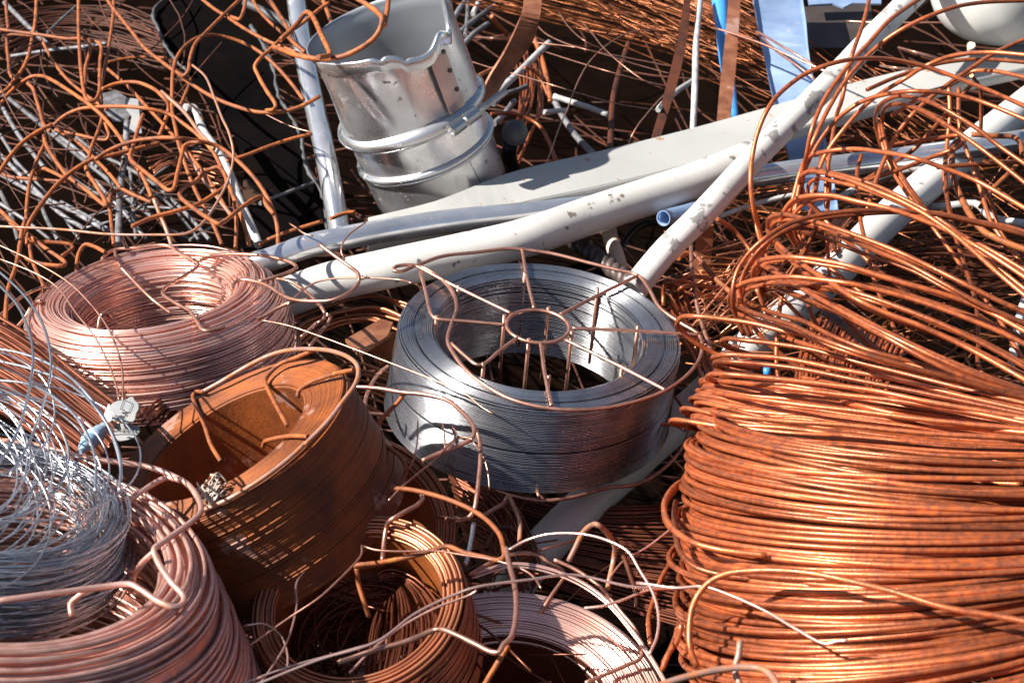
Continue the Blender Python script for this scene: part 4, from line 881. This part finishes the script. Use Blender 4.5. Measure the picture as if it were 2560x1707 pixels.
F, t = reel('shiny pink copper reel cut by the bottom edge right of centre', cxs, cys, .80, 5, -.12)
sc = .48895*F.k
m = MB(); wound(m, F, 525*sc, 850*sc, .085, .0010, n=190, jit=.35, stray=.12, round_=.28, faces=('out', 'top'), dens=.95, skip=.03, deep=2.4)
m.build('wire_winding', M['pink'], t)
m = MB(); m.grid(np.transpose(np.array([F.pt(a2, 525*sc, -.004), F.pt(a2, 522*sc, -.085)]), (1, 0, 2)), closed_u=True); m.build('inner_band', M['darkcopper'], t)  # dark copper puts the shade of the reel's hole into the inner wall
for pts, lf_ in (
  ([(1170, 792), (1250, 745), (1370, 692), (1440, 680), (1530, 692), (1580, 730), (1640, 760), (1665, 790), (1640, 830), (1590, 900), (1545, 970), (1518, 1015), (1530, 1045), (1560, 1100), (1640, 1220), (1710, 1290)], (.02, .02, .012, .008, -.01, -.05)),
  ([(1605, 712), (1680, 745), (1760, 790), (1860, 870), (1950, 980), (2025, 1075), (2052, 1150), (2048, 1215), (1980, 1250), (1900, 1285), (1765, 1342)], (.02, .014, .008))):
    cw('cage_rod', pts, 7, lf_, 2.0, 'pinkcage', par=t)
for q in range(6):   # a few slack outer turns
    o = rng.uniform(-10, 40)
    cw('slack_turn', [(1185, 770+o), (1400, 720+o*.8), (1650, 765+o), (1850, 880+o), (2010, 1060+o), (2120, 1220+o), (2200, 1360+o)], 7, (.012, .02), .9, 'pink', par=t)

# rusty cage wires left over between the reels
for lab, cr, pts, h, r, mt in (
 ('rusty cage wire zigzagging over the bottom centre reel', 7, [(735, 730), (600, 748), (590, 742), (700, 730), (820, 708), (900, 690), (1000, 660), (1060, 645), (1150, 678), (1250, 700), (1330, 715), (1350, 695), (1345, 640), (1325, 580), (1250, 500), (1150, 440), (1000, 385), (850, 352), (770, 350)], (.0, .02, .03, .02), 2.3, 'rust'),
 ('short rusty cage wire dropping into the bottom centre reel', 7, [(596, 750), (605, 830), (635, 930), (660, 1005)], (-.01, -.05), 2.3, 'rust'),
 ('bent cage wire arching down in front of the bottom pink reel', 7, [(1360, 655), (1378, 740), (1405, 850), (1413, 960), (1400, 1070), (1380, 1118), (1345, 1150), (1325, 1185), (1290, 1185), (1200, 1142), (1110, 1098), (1040, 1070), (1000, 1070), (850, 1130), (700, 1170), (600, 1205), (500, 1240)], (.03, .05, .04, .02), 2.4, 'pinkcage'),
 ('rusty wire end leaving the bottom edge beside the pink reel', 7, [(1372, 1148), (1320, 1235), (1245, 1360)], (.03, .01), 2.3, 'rust'),
 ('small bent cage wire right of the rusty reel foot', 7, [(925, 378), (935, 400), (900, 438), (840, 470), (775, 508), (752, 535), (740, 600), (728, 720)], (.0, .01, -.02), 2.3, 'pinkcage'),
 ('rusty cage wire hooked over the left shoulder of the grey reel', 5, [(-180, 870), (0, 873), (100, 880), (220, 900), (330, 910), (450, 940), (530, 1000), (580, 1055), (598, 1110), (580, 1145), (530, 1172), (430, 1212), (325, 1258)], (.0, .02, .03, .02), 2.3, 'pinkcage'),
 ('upright bent cage wire in front of the grey reel side', 5, [(600, 1083), (622, 1140), (630, 1250), (622, 1350), (610, 1450), (595, 1520), (560, 1560), (480, 1565), (420, 1555)], (.02, -.0, -.03), 2.3, 'pinkcage'),
 ('short rusty wire leg left of the hooked cage wire', 5, [(232, 905), (200, 950), (150, 1000), (100, 1060), (95, 1100), (110, 1150)], (.01, -.02), 2.3, 'rust'),
 ('grey cage wire bow at the left side of the grey reel', 5, [(150, 760), (100, 800), (55, 870), (28, 945), (38, 1005), (100, 1015), (155, 1020)], (-.03, -.05), 2.1, 'pinkcage'),
 ('steel bright wire stub standing below the upright cage wire', 7, [(1195, 530), (1185, 600), (1165, 695), (1150, 740)], (-.02, -.03), 2.4, 'silver'),
 ('rusty wire bow poking out left of the big rod coil', 7, [(2285, 300), (2230, 350), (2180, 420), (2168, 480), (2190, 540), (2260, 590), (2352, 620)], (.0, .02), 2.4, 'rodcoil'),
 ('rusty wire arch between the bottom pink reel and big coil', 7, [(1680, 720), (1715, 650), (1750, 580), (1790, 540), (1830, 535), (1880, 580), (1915, 640), (1912, 700), (1880, 860)], (-.02, .03, -.03), 2.5, 'rustlight'),
 ('dark wire leg beside the rusty wire arch', 7, [(1910, 600), (1960, 690), (1995, 790), (2025, 880), (2030, 950)], (.0, -.05), 2.4, 'darkrust'),
 ('brown upright wire right of the bottom pink reel', 7, [(2290, 400), (2250, 560), (2210, 700), (2150, 820), (2115, 920), (2090, 1010), (2100, 1150)], (-.02, -.04), 2.4, 'rodcoil'),
 ('brown wire rising at the bottom edge right of the pink reel', 7, [(2165, 1240), (2210, 1150), (2240, 1060), (2250, 980)], (-.02, -.01), 2.4, 'rodcoil'),
 ('dark bent wire below the grey reel', 7, [(1240, 490), (1300, 455), (1350, 425), (1370, 390), (1400, 440), (1430, 520), (1430, 620)], (-.08, -.07), 2.4, 'rustlight'),
 ('curled dark wire behind the upright cage wire foot', 7, [(1260, 660), (1290, 590), (1340, 550), (1400, 560), (1450, 600)], (-.09, -.08), 2.4, 'darkrust')):
    wire('cage_wire', lab, 'wire', cr, pts, h, r, mt, step=.004)
for lab, pts, h, r, mt in (
 ('bright thin copper wire arching from the pink reel to its right side', [(1370, 665), (1450, 620), (1520, 595), (1600, 580), (1750, 582), (1880, 615), (1985, 672), (2040, 760), (2110, 880), (2140, 1000), (2130, 1110), (2090, 1200)], (.03, .06, .03), 1.3, 'pink'),
 ('thin copper wire crossing level above the bottom centre reel', [(635, 645), (690, 662), (800, 670), (1000, 668), (1150, 690), (1300, 715), (1450, 765), (1500, 800), (1540, 860)], (.02, .03), 1.0, 'pinkcage'),
 ('long thin wire rising from the bottom edge to the big rod coil', [(60, 1360), (400, 1225), (700, 1130), (900, 985), (1100, 890), (1200, 855), (1500, 812), (1700, 790), (2000, 850), (2200, 860), (2500, 850)], (.02, .04, .05, .04, .02), 1.3, 'pink'),
 ('second long wire following the first over the bottom centre reel', [(560, 1290), (700, 1150), (850, 1040), (1000, 960), (1180, 890), (1210, 870)], (.01, .03), 1.1, 'dullpink'),
 ('thin wire hanging from the rusty reel hoop towards lower left', [(622, 640), (618, 690), (520, 800), (400, 910), (250, 1010), (50, 1150)], (.02, .03, .0), 1.0, 'pinkcage'),
 ('thin wire curling down left of the bottom centre reel', [(330, 770), (290, 830), (288, 960), (240, 1130), (170, 1250), (90, 1360)], (-.01, .0), 1.0, 'pink'),
 ('wavy thin wire loop at the lower left of the bottom centre reel', [(20, 1050), (120, 1040), (200, 1090), (240, 1180), (240, 1260), (220, 1300)], (-.01, .0), .9, 'pink'),
 ('thin wire slanting at the bottom edge left of centre', [(0, 1350), (250, 1260), (500, 1190), (640, 1150)], (.0, .01), 1.0, 'pink'),
 ('thin light wire running from the pink reel right to the big coil', [(1760, 960), (1850, 950), (1950, 920), (2100, 865), (2220, 850)], (.02, .03), 1.2, 'dullpink'),
 ('thin wavy wire crossing the hooked cage wire', [(760, 410), (840, 330), (900, 280), (1010, 190), (1060, 130), (1110, 95), (1160, 88), (1190, 100)], (.02, .03), 1.0, 'pinkcage'),
 ('fine hair like wire left of the hooked cage wire', [(910, 0), (905, 120), (880, 220), (855, 260)], (.01, -.01), .8, 'pinkcage'),
 ('tiny curved wire end on the grey reel side', [(1190, 110), (1245, 190), (1270, 280), (1275, 360)], (-.01, -.04), .9, 'pinkcage'),
 ('short stiff wire tip on the grey reel side', [(1035, 15), (1045, 70), (1048, 140)], (.01, .01), .8, 'pinkcage'),
 ('second wire tip beside the stiff one', [(1085, 30), (1110, 75), (1090, 120), (1040, 150)], (.01, .01), .8, 'pinkcage'),
 ('thin wire reaching from dark coil to the big rod coil', [(1880, 820), (1960, 720), (2080, 650), (2160, 590), (2220, 540)], (-.02, -.01), 1.0, 'dullpink')):
    wire('thin_wire', lab, 'wire', 7, pts, h, r, mt, sides=6, step=.005)
wire('thin_wire', 'thin wire sweeping across the big rod coil at lower right', 'wire', 9, [(-20, 1012), (60, 1022), (200, 1040), (350, 1032), (500, 1080), (700, 1170), (870, 1270), (1030, 1350), (1090, 1335), (1150, 1330)], (.08, .10, .12), 1.2, 'pink', sides=6)
for lab, pts, h in (
 ('long hair thin wire curving over the copper reel to the paper scrap', [(-40, 130), (0, 150), (200, 245), (400, 365), (520, 480), (620, 610), (690, 760), (720, 900), (722, 1060)], (.08, .06)),
 ('second hair thin wire beside the first over the copper reel', [(-40, 215), (0, 230), (200, 310), (330, 390), (450, 550), (560, 690), (640, 850), (680, 960), (700, 1060)], (.07, .05)),
 ('bright thin wire stretched from the copper reel across to the grey reel', [(1540, 590), (1600, 600), (1700, 622), (1900, 690), (2100, 765), (2352, 862), (2600, 960), (2750, 1030), (2820, 1090), (2900, 1140)], (.03, .03, .02)),
 ('thin wire looping up from the copper reel over the cream pipe end', [(1690, 500), (1760, 430), (1850, 370), (1960, 345), (2120, 340), (2352, 352), (2420, 370)], (.03, .06)),
 ('curly thin wire hanging off the copper reel right side', [(1705, 500), (1700, 560), (1720, 640), (1740, 700), (1735, 760)], (.0, -.02)),
 ('small hooked wire standing above the chrome tube', [(2150, 15), (2060, 80), (2010, 150), (2010, 200), (2030, 235)], (.06, .04)),
 ('thin wire snippet pointing up behind the chrome tube', [(1700, 20), (1740, 45), (1790, 80), (1840, 95)], (.02, .02))):
    wire('thin_wire', lab, 'wire', 4, pts, h, 1.0, 'pinkcage', sides=6)

# ============================================================ big rod coil on the right
big = thing('rod_coil', 'huge rust flecked copper coloured rod coil filling the right side', 'wire coil', P(2300, 1500, -.02))
ox, oy, s9 = CROP[9]
m = MB(); th = np.linspace(math.radians(60), math.radians(320), 150)
NR = 47
leftx = [(60, 400), (130, 330), (215, 268), (300, 285), (390, 240), (510, 225), (590, 230), (700, 240), (800, 205), (920, 225), (1050, 235), (1200, 225), (1300, 215), (1400, 260), (1500, 300), (1650, 330)]
ly = [y for y, _ in leftx]; lx = [x for _, x in leftx]
for layer in range(3):
    for i in range(NR):
        f = (i+.5*(layer == 1)+rng.normal()*.28)/NR
        y = 95+1540*f; x = np.interp(y, ly, lx)+rng.normal()*16+layer*45
        y += rng.normal()*8
        aa_ = 1280+rng.normal()*45-layer*30
        rot = np.interp(f, [0, .3, .6, 1], [5, 1, -4.5, -10])+rng.normal()*(.7 if rng.random() < .8 else 2.2)
        ratio = np.interp(f, [0, .3, .6, 1], [.10, .13, .19, .27])*rng.uniform(.9, 1.1)
        cx = x+aa_*math.cos(R(rot)); cy = y+aa_*math.sin(R(rot))
        A_ = Frame(ox+s9*cx, oy+s9*cy, ratio, rot, .02)
        rad = aa_*s9*A_.k
        tq = th if i > 9 else np.linspace(.05, 6.2, 200)
        m.tube(A_.pt(tq, rad+wob(tq, .0035), wob(tq, .0016)), .0026, 9, ref=A_.A)
m.build('wire_winding', M['rodcoil'], big)
def loop(cr, pts, h, r=2.65, mt='rodcoil'):
    m = MB(); m.tube(path(cr, pts, h, .006), r/1000, 9); return m.build('loose_loop', M[mt], big)
m = MB()
for k in range(34):
    u = k/34*1.0+rng.normal()*.02
    a1 = [(330, 1180), (500, 1200), (800, 1250), (1200, 1330), (1600, 1400), (2080, 1470)]; b1 = [(165, 1500), (380, 1540), (700, 1575), (1100, 1600), (1600, 1640), (2080, 1650)]
    o = rng.normal()*14
    q = [((1-u)*p1[0]+u*p2[0]+(o*4 if j == 0 else 0), (1-u)*p1[1]+u*p2[1]+(o if j > 1 else -o)+rng.normal()*5) for j, (p1, p2) in enumerate(zip(a1, b1))]
    q = [(q[0][0]+140+o, q[0][1]+rng.uniform(25, 60)), (q[0][0]-6, q[0][1]+14), (q[0][0]+10, q[0][1]-6)]+q[1:]
    m.tube(path(8, q, (-.02, .01, .03, .05, .06, .07, .08), .006), .0024, 9)
m.build('upper_winding', M['rodcoil'], big)
HL = (.03, .09, .13, .13, .12)
for pts in (
 [(470, 980), (420, 860), (405, 760), (430, 630), (500, 520), (600, 430), (740, 350), (900, 308), (1100, 285), (1300, 283), (1500, 297), (1700, 332), (1900, 380), (2080, 430)],
 [(760, 480), (700, 380), (690, 300), (740, 230), (830, 202), (960, 200), (1100, 232), (1300, 278), (1450, 330), (1600, 392), (1800, 500), (2080, 680)],
 [(900, 310), (800, 200), (780, 110), (830, 66), (920, 75), (1050, 110), (1200, 170), (1350, 232), (1480, 302), (1650, 420), (1900, 640), (2080, 790)],
 [(640, 460), (607, 390), (612, 330), (680, 305), (800, 328), (950, 372), (1150, 442), (1350, 522), (1500, 592), (1700, 692), (1900, 790), (2080, 870)],
 [(610, 345), (605, 400), (650, 460), (750, 550), (850, 620), (960, 690), (1100, 780), (1250, 850), (1450, 925), (1700, 1040), (2080, 1250)],
 [(505, 550), (560, 582), (700, 662), (900, 780), (1100, 890), (1300, 990), (1600, 1130), (1850, 1230), (2080, 1300)],
 [(560, 760), (530, 690), (522, 620), (560, 568), (640, 548), (750, 545), (900, 562), (1050, 592), (1200, 640), (1400, 700), (1600, 755), (1800, 830), (2080, 980)],
 [(420, 850), (388, 780), (420, 718), (500, 680), (620, 660), (750, 655), (900, 670), (1050, 690), (1200, 722), (1400, 775), (1650, 860), (1900, 960), (2080, 1050)],
 [(398, 800), (460, 832), (600, 882), (750, 930), (900, 1000), (1100, 1072), (1400, 1160), (1700, 1240), (2080, 1340)],
 [(540, 700), (590, 692), (690, 688), (820, 692), (1000, 720), (1150, 760), (1350, 830), (1600, 930), (1850, 1050), (2080, 1180)],
 [(560, 660), (700, 730), (850, 790), (1000, 850), (1150, 930), (1300, 1010), (1500, 1120), (1750, 1230), (2080, 1320)],
 [(700, 340), (820, 350), (1000, 420), (1200, 505), (1400, 590), (1600, 700), (1800, 810), (2080, 930)]):
    loop(8, pts, (.02, .08, .12, .13, .12, .10))
    for q in range(2):
        dx, dy, sc_ = rng.uniform(0, 70), rng.uniform(-15, 60), rng.uniform(.94, 1.06)
        loop(8, [(x+dx+rng.normal()*4, pts[-1][1]+(y-pts[-1][1])*sc_+dy*(1-i_/len(pts))+rng.normal()*3) for i_, (x, y) in enumerate(pts)], (.0, .05, .09, .10, .09, .07), 2.4)
for pts in (
 [(500, 1180), (300, 1080), (180, 1010), (112, 945), (95, 915), (120, 880), (200, 875), (350, 890), (520, 915), (700, 960), (900, 1000), (1100, 1062), (1300, 1120), (1500, 1175), (1750, 1250), (2080, 1350)],
 [(620, 1120), (480, 1080), (370, 1042), (342, 1018), (380, 1000), (480, 1010), (650, 1030), (850, 1062), (1100, 1130), (1400, 1205), (1700, 1280), (2080, 1370)],
 [(560, 1170), (400, 1145), (310, 1122), (298, 1105), (360, 1090), (500, 1096), (700, 1112), (1000, 1170), (1300, 1225), (1600, 1300), (2080, 1410)],
 [(540, 1250), (400, 1180), (310, 1150), (320, 1128), (400, 1130), (600, 1146), (800, 1172), (1100, 1232), (1500, 1310), (2080, 1430)],
 [(600, 1330), (400, 1260), (268, 1225), (290, 1198), (380, 1200), (600, 1220), (900, 1252), (1200, 1292), (1500, 1352), (2080, 1450)],
 [(240, 1270), (300, 1240), (480, 1250), (700, 1276), (1000, 1312), (1300, 1345), (1700, 1405), (2080, 1480)],
 [(210, 1290), (300, 1300), (500, 1332), (800, 1372), (1100, 1405), (1500, 1455), (2080, 1510)],
 [(500, 1440), (330, 1400), (290, 1405), (400, 1430), (700, 1462), (1000, 1480), (1500, 1530), (2080, 1560)],
 [(700, 1290), (900, 1330), (1100, 1370), (1400, 1440), (1800, 1500), (2080, 1530)],
 [(680, 990), (900, 1060), (1100, 1140), (1400, 1240), (1700, 1320), (2080, 1400)],
 [(800, 1220), (1000, 1260), (1300, 1330), (1600, 1380), (2080, 1460)]):
    loop(8, pts, (.0, .04, .07, .08, .09, .10))
for pts in (
 [(505, -40), (500, 120), (515, 260), (540, 380), (580, 500), (615, 580)], [(935, -30), (950, 150), (930, 350), (940, 520), (950, 650)],
 [(1130, -30), (1105, 60), (1112, 200), (1125, 350), (1160, 500), (1190, 640), (1235, 770), (1290, 900), (1370, 1040), (1450, 1110)],
 [(1265, -20), (1300, 60), (1400, 210), (1500, 340), (1560, 420), (1650, 540), (1750, 700), (1880, 860), (1960, 1000), (2080, 1180)],
 [(1600, -20), (1602, 150), (1622, 300), (1660, 450), (1710, 600), (1768, 800), (1782, 1000), (1795, 1180), (1900, 1270)],
 [(1735, -20), (1800, 120), (1850, 230), (1900, 380), (1960, 480), (2080, 660)],
 [(835, -20), (780, 120), (752, 250), (768, 380), (800, 470), (900, 560), (1020, 660), (1150, 760)],
 [(905, -20), (865, 200), (832, 330), (800, 450), (792, 560), (820, 700), (842, 850), (900, 960)],
 [(790, 160), (830, 240), (900, 310), (1000, 420), (1100, 500), (1200, 600), (1300, 680), (1450, 780)],
 [(680, 770), (665, 880), (655, 1000), (652, 1130), (665, 1230), (695, 1340)], [(880, 370), (825, 480), (765, 590), (705, 690), (678, 770)],
 [(320, 330), (400, 380), (480, 470), (560, 600), (640, 720), (760, 850), (860, 960)],
 [(540, 720), (600, 850), (700, 960), (820, 1060), (940, 1130)], [(430, 700), (470, 840), (560, 980), (680, 1090), (800, 1180)],
 [(860, 700), (960, 800), (1050, 900), (1150, 1010), (1280, 1120), (1430, 1200)]):
    loop(8, pts, (.06, .03, .0, -.02), 2.5)
for pts, h in (
 ([(915, 1400), (880, 1260), (850, 1150), (835, 1000), (848, 850), (880, 720), (940, 590), (1040, 480), (1160, 400), (1300, 350), (1450, 327), (1600, 330), (1800, 370), (2000, 440), (2200, 520), (2400, 610)], (.06, .14, .20, .22, .18, .15)),
 ([(1110, 1150), (1128, 960), (1148, 850), (1172, 730), (1240, 560), (1350, 400), (1500, 230), (1600, 120), (1720, 30), (1800, -20)], (.04, .12, .17, .2, .2)),
 ([(1050, 1180), (1110, 960), (1180, 790), (1270, 600), (1400, 400), (1550, 250), (1700, 150), (1900, 62), (2100, 17), (2400, 3)], (.04, .12, .17, .22, .2)),
 ([(1180, 1100), (1240, 880), (1350, 720), (1500, 560), (1700, 432), (1800, 370), (1950, 312), (2150, 292), (2400, 310)], (.04, .12, .18, .2)),
 ([(1080, 1200), (1110, 1020), (1180, 850), (1290, 690), (1420, 582), (1560, 530), (1750, 507), (1950, 522), (2100, 560), (2400, 680)], (.04, .12, .18, .17)),
 ([(1560, 820), (1530, 700), (1532, 630), (1570, 570), (1640, 537), (1750, 545), (1900, 600), (2100, 720), (2200, 800), (2400, 940)], (.06, .14, .18, .15)),
 ([(1600, 850), (1565, 720), (1575, 615), (1640, 577), (1750, 600), (1900, 680), (2080, 800), (2250, 930), (2400, 1050)], (.06, .14, .17, .14)),
 ([(1075, 1180), (1110, 980), (1150, 885), (1250, 842), (1400, 827), (1550, 842), (1750, 880), (1900, 930), (2080, 1000), (2400, 1180)], (.03, .12, .16, .14)),
 ([(1500, -30), (1460, 130), (1400, 300), (1370, 420), (1340, 560), (1310, 650), (1280, 830), (1255, 1000), (1255, 1150)], (.2, .15, .08, .02)),
 ([(1545, 690), (1580, 840), (1650, 960), (1730, 1080), (1810, 1190)], (.1, .03)), ([(1558, 690), (1600, 850), (1670, 970), (1745, 1080), (1820, 1180)], (.1, .03)),
 ([(2400, 200), (2200, 290), (2000, 420), (1850, 530), (1720, 650), (1640, 760), (1540, 980), (1480, 1170)], (.17, .13, .05)),
 ([(1480, 500), (1640, 430), (1790, 380), (1900, 350), (2100, 330), (2400, 350)], (.1, .12)),
 ([(1620, 640), (1800, 530), (1950, 470), (2060, 400), (2180, 395), (2400, 440)], (.1, .15)),
 ([(1450, 1010), (1600, 920), (1740, 830), (1860, 700), (1980, 560), (2060, 470)], (.0, .08, .12)),
 ([(2060, 420), (2110, 500), (2115, 620), (2110, 760)], (.12, .02)), ([(1935, 480), (1940, 640), (1925, 800), (1910, 1000), (1950, 1200)], (.12, .02)),
 ([(1990, 490), (1995, 700), (2050, 880), (2110, 1050), (2180, 1250), (2330, 1450)], (.12, .05, .0)),
 ([(1580, 810), (1750, 785), (1900, 762), (2000, 752), (2018, 785), (1990, 815), (1930, 840), (1820, 880), (1640, 950), (1450, 1010)], (.08, .1, .06)),
 ([(1870, 930), (2000, 918), (2200, 905), (2400, 900)], (.08, .08))):
    loop(3, pts, h, 2.6)
loop(9, [(320, 1480), (280, 1380), (275, 1250), (300, 1120), (370, 1020), (470, 965), (620, 945), (780, 945), (950, 960), (1150, 1000), (1400, 1060), (1700, 1150), (2000, 1200), (2200, 1240)], (.05, .10, .13, .14))
loop(9, [(120, 1500), (160, 1400), (210, 1330), (230, 1240)], (.0, .04), 2.4)
loop(9, [(265, 430), (190, 480), (138, 560), (140, 640), (190, 720), (300, 790), (450, 830), (700, 860)], (.0, .05, .08, .09))
loop(9, [(200, 560), (190, 640), (200, 760), (235, 860), (320, 930), (500, 975), (800, 1010)], (.02, .06, .07))
wire('rusty_bar', 'orange rusted bent rod hanging among the big loops at right', 'rebar', 3, [(2010, 770), (1965, 800), (1952, 880), (1960, 980), (2000, 1090), (2060, 1200), (2130, 1285), (2250, 1345), (2400, 1400)], (.05, .02), 4, 'rust')
wire('rusty_bar', 'orange rusted bar elbow at the right edge above the peeling pipe', 'rebar', 3, [(2060, 745), (2180, 755), (2290, 760), (2330, 790), (2345, 870)], (.04, .04), 3.5, 'rust')
wire('rusty_bar', 'short orange rusted bar crossing near the right edge', 'rebar', 3, [(2330, 900), (2250, 980), (2170, 1060), (2110, 1150)], (-.01, -.03), 3.2, 'rust')
wire('rusty_bar', 'orange rusted bar curve above the small upright brown loops', 'rebar', 12, [(740, 500), (780, 470), (830, 460), (890, 495), (960, 580), (1060, 690), (1140, 760)], (-.02, -.03), 3.2, 'rust')
for lab, pts in (('leftmost small brown wire arch beside the grey reel hoop', [(630, 860), (628, 760), (640, 705), (680, 688), (740, 700), (800, 760), (900, 770), (1100, 800)]), ('middle small brown wire arch beside the grey reel hoop', [(740, 930), (700, 850), (690, 740), (700, 680), (760, 670), (870, 700), (1000, 720), (1150, 760)]),
                 ('rightmost small brown wire arch beside the grey reel hoop', [(860, 960), (800, 800), (775, 720), (765, 665), (800, 640), (880, 640), (1000, 660), (1130, 690)]),
                 ('low inner brown wire arch beside the grey reel hoop', [(760, 900), (735, 820), (735, 760), (770, 720), (850, 705), (960, 710), (1100, 740)])):
    wire('brown_wire', lab, 'wire', 12, pts, (-.06, -.02, -.05), 2.6, 'rodcoil')
wire('brown_wire', 'long upright brown wire passing right of the grey reel hoop', 'wire', 12, [(835, 400), (845, 600), (870, 780), (900, 930), (960, 1120), (1010, 1280)], (-.02, -.06), 2.6, 'pinkcage')
for lab, cr, pts in (('long brown wire crossing the galvanised strip from left', 3, [(645, 160), (760, 195), (900, 245), (1050, 310), (1200, 375), (1400, 460)]), ('straight brown wire above the long one on the galvanised strip', 3, [(870, 175), (980, 240), (1100, 310), (1190, 365)]),
                     ('dark brown wire below the long one on the galvanised strip', 3, [(900, 210), (1000, 300), (1100, 370), (1190, 440)]), ('level brown wire in front of the dark box', 3, [(1370, 120), (1600, 128), (1940, 128)]),
                     ('pair wire pointing left under the tank', 3, [(1655, 265), (1750, 290), (1880, 325)]), ('short wire pointing left above the channel', 3, [(1555, 365), (1650, 378), (1760, 390)])):
    wire('thin_wire', lab, 'wire', cr, pts, (.03, .04, .03), 1.6, 'pinkcage')
wire('thin_wire', 'bent dull wire end poking up at the bottom edge of the big coil', 'wire', 9, [(555, 1330), (545, 1420), (525, 1490), (560, 1590)], (.12, .10), 2.6, 'rustlight')
wire('thin_wire', 'dull wire hoop at the bottom edge below the big coil', 'wire', 9, [(60, 1600), (200, 1550), (400, 1500), (560, 1480), (680, 1490), (740, 1540), (770, 1600)], (.11, .12), 2.8, 'rustlight')
wire('white_rod', 'thin white rod at the right edge behind the loops', 'rod', 8, [(2060, 740), (2020, 860), (1995, 980), (1970, 1140)], (-.01, -.04), 5, 'white')
wire('metal_rod', 'flattened grey metal strip end among the brown upright windings', 'rod', 8, [(910, 840), (1000, 900), (1100, 970), (1200, 1070)], (-.02, -.05), 6, 'greyrod')

# ============================================================ torn paper label
cr = lambda pts: [(180+240/1882*a, 950+240/1882*b) for a, b in pts]
lt = thing('paper_label', 'torn paper label with black lettering tucked behind the rusty reel', 'label', P(*cr([(1000, 900)])[0], -.0))
def flatp(name, pts, h, mt, par, curl=0.0, axis=0):
    s = cr(pts); o = smooth([P(x, y, h) for x, y in s+s[:1]], .002)[:-1]
    c = o.mean(0); o = o-c; ext = np.abs(o[:, axis]).max(); k = 9
    g = np.array([c+o*f+np.outer((np.abs(o[:, axis]*f/ext)**2)*curl+rng.normal()*0, [0, 0, 1]) for f in np.linspace(1, .02, k)])
    mm = MB(); mm.grid(np.transpose(np.concatenate([g, (g-[0, 0, .0007])[::-1]]), (1, 0, 2)), closed_u=True, sm=True)
    return mm.build(name, M[mt], par)
flatp('paper_flap', [(735, 520), (800, 450), (900, 405), (1060, 380), (1140, 330), (1190, 335), (1230, 400), (1290, 450), (1300, 560), (1250, 660), (1220, 780), (1120, 840), (960, 815), (800, 780), (770, 680)], .060, 'paper', lt, .0)
flatp('paper_strip', [(800, 840), (960, 850), (1120, 870), (1300, 900), (1320, 1020), (1150, 1150), (930, 1180), (850, 1100)], .050, 'paper', lt, .0)
flatp('paper_edge', [(610, 720), (660, 610), (735, 530), (760, 620), (785, 760), (740, 870), (680, 900), (620, 800)], .056, 'white', lt, .004, 1)
m = MB(); s = cr([(150, 1420), (250, 1300), (350, 1180), (470, 1080), (600, 960), (700, 900)])
p = smooth([P(x, y, .045) for x, y in s], .004); m.tube(p, np.interp(np.linspace(0, 1, len(p)), [0, .15, .5, .8, 1], [.003, .005, .010, .008, .006])*(1+.12*rng.normal(size=len(p))), 14)
tag(m.build('plastic_wrap', M['bluepaper']), 'crumpled pale blue plastic wrap left of the torn paper label', 'wrap')
def text(body, x, y, size, ang, h, par):
    cu = bpy.data.curves.new('lettering', 'FONT'); cu.body = body; cu.size = size; cu.extrude = .0001; cu.align_x = 'CENTER'; cu.align_y = 'CENTER'
    to = bpy.data.objects.new('lettering_tmp', cu); C.objects.link(to)
    dg = bpy.context.evaluated_depsgraph_get(); me = bpy.data.meshes.new_from_object(to.evaluated_get(dg)); bpy.data.objects.remove(to)
    me.materials.clear(); me.materials.append(M['ink'])
    o = bpy.data.objects.new('lettering', me); C.objects.link(o); o.parent = par
    w_ = P(*cr([(x, y)])[0], h); o.location = (w_-np.array(world_of(par))).tolist(); o.rotation_euler = (0, 0, R(ang)); o.scale = (1, 1.75, 1) if abs(ang) < 30 else (1.2, 1.3, 1)
k_ = 240/1882*2.2/FPX
text('PIRA', 985, 715, 140*k_, 74, .0610, lt)
text('CA DIAN', 1040, 985, 112*k_, -9, .0510, lt)
m = MB()
bx = [(1015, 385), (1185, 455), (1110, 640), (945, 565)]
bxp = [P(x, y, .0612) for x, y in cr(bx)]
for i in range(4): m.tube(np.array([bxp[i], bxp[(i+1) % 4]]), .00025, 4)
m.build('printed_box', M['ink'], lt)
print('objects', len(bpy.data.objects), 'polys', sum(len(o.data.polygons) for o in bpy.data.objects if o.type == 'MESH'))
